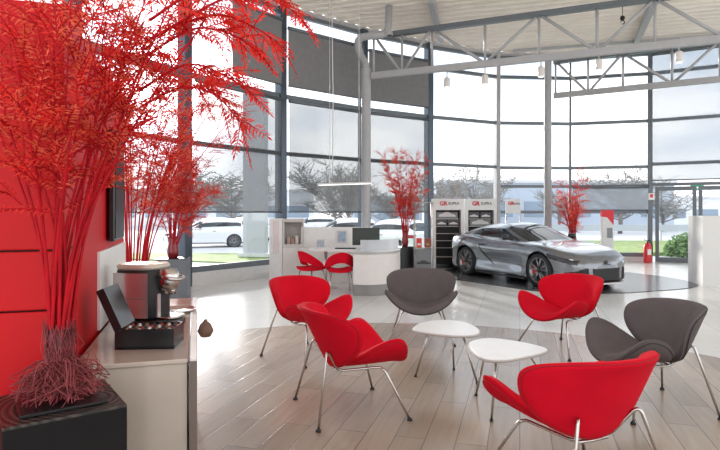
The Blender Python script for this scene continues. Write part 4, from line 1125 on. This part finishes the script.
# curved desk
def arcpts(P, n): return catmull([Vector((x, y, 0)) for x, y in P], n)
cur = arcpts([(-.12, 9.86), (.15, 9.80), (.42, 9.90), (.64, 10.12), (.76, 10.42)], 6)
e = empty('curved_desk', (0, 0, 0), 0, 'white reception desk with curved front and frosted screen', 'desk')
def curve_wall(mb, pts, z0, z1, th, off=0):
    rows = []
    n = len(pts); nr = []
    for i in range(n):
        a = pts[max(0, i - 1)]; c = pts[min(n - 1, i + 1)]; d = (c - a).normalized(); nr.append(Vector((d.y, -d.x, 0)))
    out = [p + q * off for p, q in zip(pts, nr)]; inn = [p - q * (th - off) for p, q in zip(pts, nr)]
    rows = [[p + Vector((0, 0, z0)) for p in inn], [p + Vector((0, 0, z0)) for p in out], [p + Vector((0, 0, z1)) for p in out], [p + Vector((0, 0, z1)) for p in inn], [p + Vector((0, 0, z0)) for p in inn]]
    mb.grid(rows, smooth=False)
    for k in (0, n - 1): mb.add([rows[0][k], rows[1][k], rows[2][k], rows[3][k]], [(0, 1, 2, 3)])
b = MB(); curve_wall(b, cur, .20, .785, .04); b.build('front_panel', M_offw, e)
b = MB(); curve_wall(b, cur, .003, .20, .04, -.025); b.build('kick_plate', M_kick, e)
b = MB(); curve_wall(b, cur[3:], .80, 1.0, .012, -.03); b.build('screen', M_acryl, e)
b = MB(); b.prism([(p.x, p.y) for p in cur] + [(.75, 10.9), (.5, 11.15), (-.2, 11.1), (-.75, 11.2), (-.95, 11.05), (-1.0, 10.8), (-.85, 10.62), (-.5, 10.55), (-.12, 10.4)], .74, .79) ; b.build('worktop', M_white, e)
b = MB(); b.tube([(-.68, 10.88, .02), (-.68, 10.88, .74)], .035, 12); b.build('leg', M_silver, e)
b = MB(); b.lathe([(0, 0), (.22, 0), (.22, .012), (.03, .02), (0, .02)], (-.68, 10.88, .0), 24); b.build('foot_plate', M_silver, e)
b = MB(); b.box((.72, 10.75, .40), (.04, .5, .78)); b.build('side_panel', M_offw, e)
# monitor
p = wp(366, 240, 10.45); e = empty('computer_monitor', (p.x, 10.42, .79), .12, 'dark back of a computer monitor on the curved desk', 'monitor')
b = MB(); b.box((0, 0, .25), (.52, .035, .33), bev=.008); b.build('casing', mat('monitor_black', (.035, .045, .04), .5), e)
b = MB(); b.box((0, .02, .25), (.50, .004, .31)); b.build('screen', M_tvs, e)
b = MB(); b.box((0, 0, .06), (.06, .03, .11)); b.build('stand', M_blackm, e); b = MB(); b.box((0, .02, .006), (.22, .16, .012), bev=.004); b.build('foot', M_blackm, e)
b = MB(); b.box((0, 0, .01), (.40, .14, .018), bev=.004); o = b.build('keyboard', M_blackm); o.location = (-.28, 10.62, .79); tag(o, 'black keyboard lying on the white desk left of the monitor', 'keyboard')
b = MB(); b.box((0, 0, .002), (.21, .3, .003)); o = b.build('paper_sheet', M_white); o.location = (-.62, 10.85, .79); tag(o, 'white paper sheet on the round end of the desk', 'paper')

# visitor chairs
def visitor(label):
    e = empty('visitor_chair', (0, 0, 0), 0, label, 'chair', 'red visitor chairs at the curved desk')
    # +y = facing
    b = MB(); rows = []
    def seat(u_, v_, top):
        w = .25 * (1 - .12 * v_ * v_); x = u_ * w * (1 - .25 * max(0, abs(v_) - .6)); y = v_ * .24
        z = .46 + .035 * u_ * u_ + .02 * v_ * v_ - (0 if top else .05) ; return Vector((x, y, z))
    n = 10
    T = [[seat(-1 + 2 * i / n, -1 + 2 * j / n, True) for i in range(n + 1)] for j in range(n + 1)]
    B_ = [[seat(-.92 + 1.84 * i / n, (-1 + 2 * j / n) * .95, False) for i in range(n + 1)] for j in range(n + 1)]
    b.grid(T); b.grid([r_[::-1] for r_ in B_])
    for a_, c_ in ((T[0], B_[0]), (T[-1], B_[-1]), ([r_[0] for r_ in T], [r_[0] for r_ in B_]), ([r_[-1] for r_ in T], [r_[-1] for r_ in B_])): b.grid([a_, c_])
    b.build('seat', M_red, e)
    b = MB(); rows_o, rows_i = [], []
    for k in range(25):
        a = -PI * .02 - (PI * .96) * k / 24; s = max(0, math.sin(PI * k / 24))          # wraps round the rear
        cx_, cy_ = math.cos(a), math.sin(a)
        zlo = .50 + .12 * s ** 2 ; zhi = .53 + .30 * s ** .8
        rows_o.append([Vector((cx_ * (.27 + l * .03), .12 + cy_ * (.36 + l * .06), zlo + (zhi - zlo) * l)) for l in (0, .5, 1)])
        rows_i.append([Vector((cx_ * (.235 + l * .03), .12 + cy_ * (.325 + l * .06), zlo + (zhi - zlo) * l)) for l in (0, .5, 1)])
    b.grid(rows_o); b.grid([r_[::-1] for r_ in rows_i]); b.grid([[o_[2], i_[2]] for o_, i_ in zip(rows_o, rows_i)]); b.grid([[i_[0], o_[0]] for o_, i_ in zip(rows_o, rows_i)])
    b.build('backrest', M_red, e)
    for s in (-1, 1):
        b = MB(); b.tube([(s * .262, .05, .56), (s * .24, .1, .47)], .02, 8); b.build('arm_joint', M_red, e)
        for yy, ft in ((.14, .24), (-.14, -.24)):
            b = MB(); b.tube([(s * .19, yy, .43), (s * .24, ft, .005)], .010, 8); b.build('leg', M_chrome, e)
    b = MB(); b.tube([(-.19, .14, .425), (.19, .14, .425)], .008, 6); b.tube([(-.19, -.14, .425), (.19, -.14, .425)], .008, 6); b.build('seat_frame', M_chrome, e)
    return e
v1 = visitor(''); v1.scale = (.94, .94, .93); place(v1, (-.92, 10.45, 0), R(-48), 'red visitor chair with wraparound back, left of the two at the desk', 'red visitor chairs at the curved desk')
place(copy_tree(v1), (-.37, 10.14, 0), R(10), 'red visitor chair with open back beside the curved desk front', 'red visitor chairs at the curved desk')

# ================================================================ DISPLAY STANDS
def stand(u0, u1, Y, ztop, label, rz=0, shelves=True):
    x0, x1 = (u0 - 360) / 550 * Y, (u1 - 360) / 550 * Y; w = x1 - x0; e = empty('display_stand', ((x0 + x1) / 2, Y, .003), rz, label, 'display stand'); fw = .085
    b = MB(); 
    for s in (-1, 1): b.box((s * (w / 2 - fw / 2), 0, ztop / 2), (fw, .3, ztop))
    b.box((0, 0, ztop - .15), (w - 2 * fw, .3, .30)); b.build('frame', M_white, e)
    b = MB(); b.box((0, .1, (ztop - .3) / 2), (w - 2 * fw, .03, ztop - .3)); b.build('back_panel', M_blackm, e)
    zz = [.30, .54, .73, .92, 1.11, 1.31]
    for z in (zz if shelves else []):
        b = MB(); b.box((0, -.02, z), (w - 2 * fw - .01, .2, .014)); b.build('shelf', M_wedge, e)
    b = MB(); b.box((0, -.06, .06), (w - 2 * fw - .01, .12, .12)); b.build('base', M_black, e)
    Mt = Matrix.Translation((w * .12, -.153, ztop - .135)) @ Matrix.Rotation(R(90), 4, 'X')
    text('SUPRA', .10, mat('logo_grey', (.16, .16, .17), .5), e, Matrix.Translation((w * .17, -.153, ztop - .125)) @ Matrix.Rotation(R(90), 4, 'X'))
    text('GR', .15, mat('logo_red', (.65, .01, .03), .5), e, Matrix.Translation((-w * .16, -.153, ztop - .13)) @ Matrix.Rotation(R(90), 4, 'X'))
    return e, w - 2 * fw, zz
def silhouette(mb, M, s):
    P = [(-.5, 0), (-.5, .10), (-.44, .16), (-.28, .19), (-.12, .28), (.10, .28), (.26, .18), (.44, .14), (.5, .08), (.5, 0)]
    mb.prism([(x * s, y * s) for x, y in P], 0, .002, M=M)
def brochure(st, x, z, w, h, label, cm_, grp):
    e0 = empty('brochure', (st.location.x + x, st.location.y - .06, st.location.z + z + h / 2 + .009), 0, label, 'brochure', grp)
    b = MB(); b.box((0, 0, 0), (w, .012, h)); b.build('cover', cm_, e0)
    b = MB(); silhouette(b, Matrix.Translation((0, -.008, -h * .2)) @ Matrix.Rotation(R(90), 4, 'X'), w * .8); b.build('printed_car', mat('print_white', (.7, .68, .68), .5), e0)
M_br = mat('brochure_dark', (.07, .07, .08), .3); M_br2 = mat('brochure_grey', (.22, .23, .24), .3)
s1, w1, zz = stand(432, 463, 14.75, 1.85, 'white display stand left, with dark shelves and red logo')
s2, w2, _ = stand(464, 495.5, 14.85, 1.85, 'white display stand right, partly behind the silver car tail')
brochure(s1, -.02, 1.31, .56, .17, 'wide grey brochure on the top shelf of the left stand', M_br2, 'car brochures')
brochure(s1, -.17, 1.11, .28, .17, 'dark brochure left on the second shelf of the left stand', M_br, 'car brochures')
brochure(s1, .15, 1.11, .28, .17, 'dark brochure right on the second shelf of the left stand', M_br, 'car brochures')
brochure(s2, -.17, 1.31, .28, .17, 'dark brochure left on the top shelf of the right stand', M_br, 'car brochures')
brochure(s2, .15, 1.31, .28, .17, 'dark brochure right on the top shelf of the right stand', M_br, 'car brochures')
brochure(s2, 0, 1.11, .56, .17, 'wide grey brochure on the second shelf of the right stand', M_br2, 'car brochures')
# header sign further right
p = wp(513, 206.5, 15.3); e = empty('header_sign', (p.x, 15.3, 0), 0, 'white header sign on two thin posts beyond the car roof', 'sign')
b = MB(); b.box((0, 0, 1.66), (.42, .04, .40), bev=.006); b.build('panel', M_white, e)
for s in (-1, 1):
    b = MB(); b.tube([(s * .19, .0, 0.0), (s * .19, 0, 1.48)], .015, 8); b.build('post', M_chrome, e)
text('GR', .12, mat('logo_red', (.65, .01, .03), .5), e, Matrix.Translation((-.06, -.022, 1.74)) @ Matrix.Rotation(R(90), 4, 'X'))
text('SUPRA', .07, mat('logo_grey', (.16, .16, .17), .5), e, Matrix.Translation((.1, -.022, 1.73)) @ Matrix.Rotation(R(90), 4, 'X'))
b = MB(); b.box((0, 0, .01), (.5, .3, .02)); b.build('foot_plate', M_silver, e)
# glass shelf unit left
Y = 13.6; x0, x1 = (414.5 - 360) / 550 * Y, (432 - 360) / 550 * Y; gw_ = x1 - x0
gs_ = empty('glass_shelf_unit', ((x0 + x1) / 2, Y, 0), 0, 'slim glass shelf unit with steel posts beside the planter', 'shelf unit')
for sx_ in (-1, 1):
    for sy in (-1, 1):
        b = MB(); b.tube([(sx_ * gw_ / 2, sy * .14, 0), (sx_ * gw_ / 2, sy * .14, 1.75)], .012, 8); b.build('post', M_chrome, gs_)
for z in (.06, .62, 1.15, 1.73):
    b = MB(); b.box((0, 0, z), (gw_, .3, .014)); b.build('shelf', M_wedge if z != 1.15 else thin_mat('shelf_glass', (.8, .85, .9), 0, gloss=True), gs_)
b = MB(); b.box((0, -.1, .34), (gw_ - .04, .012, .50)); o = b.build('car_poster', M_br2); o.location = gs_.location; tag(o, 'grey car poster in the lower part of the glass shelf unit', 'poster')
q = MB(); silhouette(q, Matrix.Translation((0, -.109, .22)) @ Matrix.Rotation(R(90), 4, 'X'), .34); q.build('printed_car', mat('print_dark', (.05, .05, .06), .4), o)
for k, (dx, cm_, lb) in enumerate([(-.11, mat('box_bright_red', (.75, .05, .05), .5), 'bright red box on the glass shelf unit'), (.10, mat('box_brown_red', (.28, .07, .05), .5, var=.6, vscale=25), 'dark red patterned book on the glass shelf unit')]):
    e = empty('gift_box', (gs_.location.x + dx, Y - .04, .627), 0, lb, 'box'); b = MB(); b.box((0, 0, .115), (.13 + .03 * k, .08, .23), bev=.004); b.build('box', cm_, e)
    b = MB(); b.box((0, -.042, .08), (.08, .003, .05)); b.build('printed_patch', M_white if k == 0 else mat('print_gold', (.5, .3, .1), .5), e)

# white pillar with red top
p = wp(607, 230, 14.3); e = empty('info_pillar', (p.x, 14.3, 0), -.1, 'white information pillar with red slanted top right of the car', 'pillar')
b = MB(); b.box((0, 0, .70), (.29, .14, 1.40), bev=.012); b.build('body', M_white, e)
b = MB(); b.prism([(-.145, 0), (-.02, -.02), (.145, -.22), (.145, .17), (-.145, .17)], -.072, .072, M=Matrix.Translation((0, 0, 1.38)) @ Matrix.Rotation(R(90), 4, 'X')); b.build('red_top', mat('pillar_red', (.75, .02, .04), .4), e)
b = MB(); b.box((.045, -.073, .96), (.14, .006, .26)); b.build('display_panel', mat('panel_grey', (.30, .32, .34), .4), e)
b = MB(); b.box((0, 0, .01), (.4, .3, .02)); b.build('foot_plate', M_silver, e)

# extinguisher + sign
p = gp(648, 261.5); Yx = 16.3; X_ = (647.5 - 360) / 550 * Yx
e = empty('fire_extinguisher', (X_, Yx, .0), 0, 'red fire extinguisher on the floor beside the entrance door', 'fire extinguisher'); e.scale = (1.2, 1.2, 1.15)
b = MB(); b.lathe([(0, 0), (.085, 0), (.09, .02), (.09, .42), (.06, .49), (.03, .51), (0, .51)], n=20); b.build('cylinder', mat('extinguisher_red', (.75, .02, .03), .3, coat=.5), e)
b = MB(); b.tube([(0, 0, .50), (0, 0, .56), (.06, 0, .58)], .015, 8); b.tube([(-.01, 0, .56), (-.09, 0, .60)], .01, 6); b.build('valve', M_black, e)
b = MB(); b.tube(catmull([(.05, 0, .56), (.11, -.02, .45), (.10, -.03, .2)], 6), .011, 6); b.build('hose', M_black, e)
b = MB(); b.box((0, -.091, .28), (.09, .004, .14)); b.build('paper_label', M_white, e)
p = wp(651.5, 196.5, 16.5); e = empty('wall_sign', p, -.25, 'small white sign with red mark on the post beside the entrance', 'sign')
b = MB(); b.box((0, 0, 0), (.16, .012, .20)); b.build('board', M_white, e); b = MB(); b.box((0, -.008, .02), (.08, .004, .10)); b.build('red_mark', mat('sign_red', (.8, .05, .05), .5), e)

# tall white counter on the right
A0 = gp(702.6, 286.6); e = empty('tall_white_counter', (A0.x, A0.y, 0), 0, 'tall white counter block at the right edge near the entrance', 'counter')
p = gp(688, 281.5); dL = (Vector((p.x, p.y, 0)) - Vector((A0.x, A0.y, 0))); aL = math.atan2(dL.y, dL.x)
dl = dL.normalized(); dr_ = Vector((-dl.y, dl.x, 0)); 
if dr_.x < 0: dr_ = -dr_
def quad(mb, o, a, la, c, lc, z0, z1):
    P = [o, o + a * la, o + a * la + c * lc, o + c * lc]; mb.prism([(q.x, q.y) for q in P], z0, z1)
Z0 = Vector((0, 0, 0))
b = MB(); quad(b, Z0, dl, dL.length, dr_, .34, 0, 1.42); b.build('end_block', mat('matt_white_board', (.80, .79, .77), .7), e)
b = MB(); quad(b, dr_ * .34, dl, dL.length, dr_, 1.4, .10, 1.42); b.build('front_body', mat('sand_lacquer', (.52, .48, .43), .5), e)
b = MB(); quad(b, dr_ * .345, dl, dL.length, dr_, 1.4, 0, .10); b.build('kick_plate', M_kick, e)
b = MB(); quad(b, dr_ * .42 - dl * .006, dl, .004, dr_, .5, .62, 1.22); b.build('inset_panel', M_wedge, e)
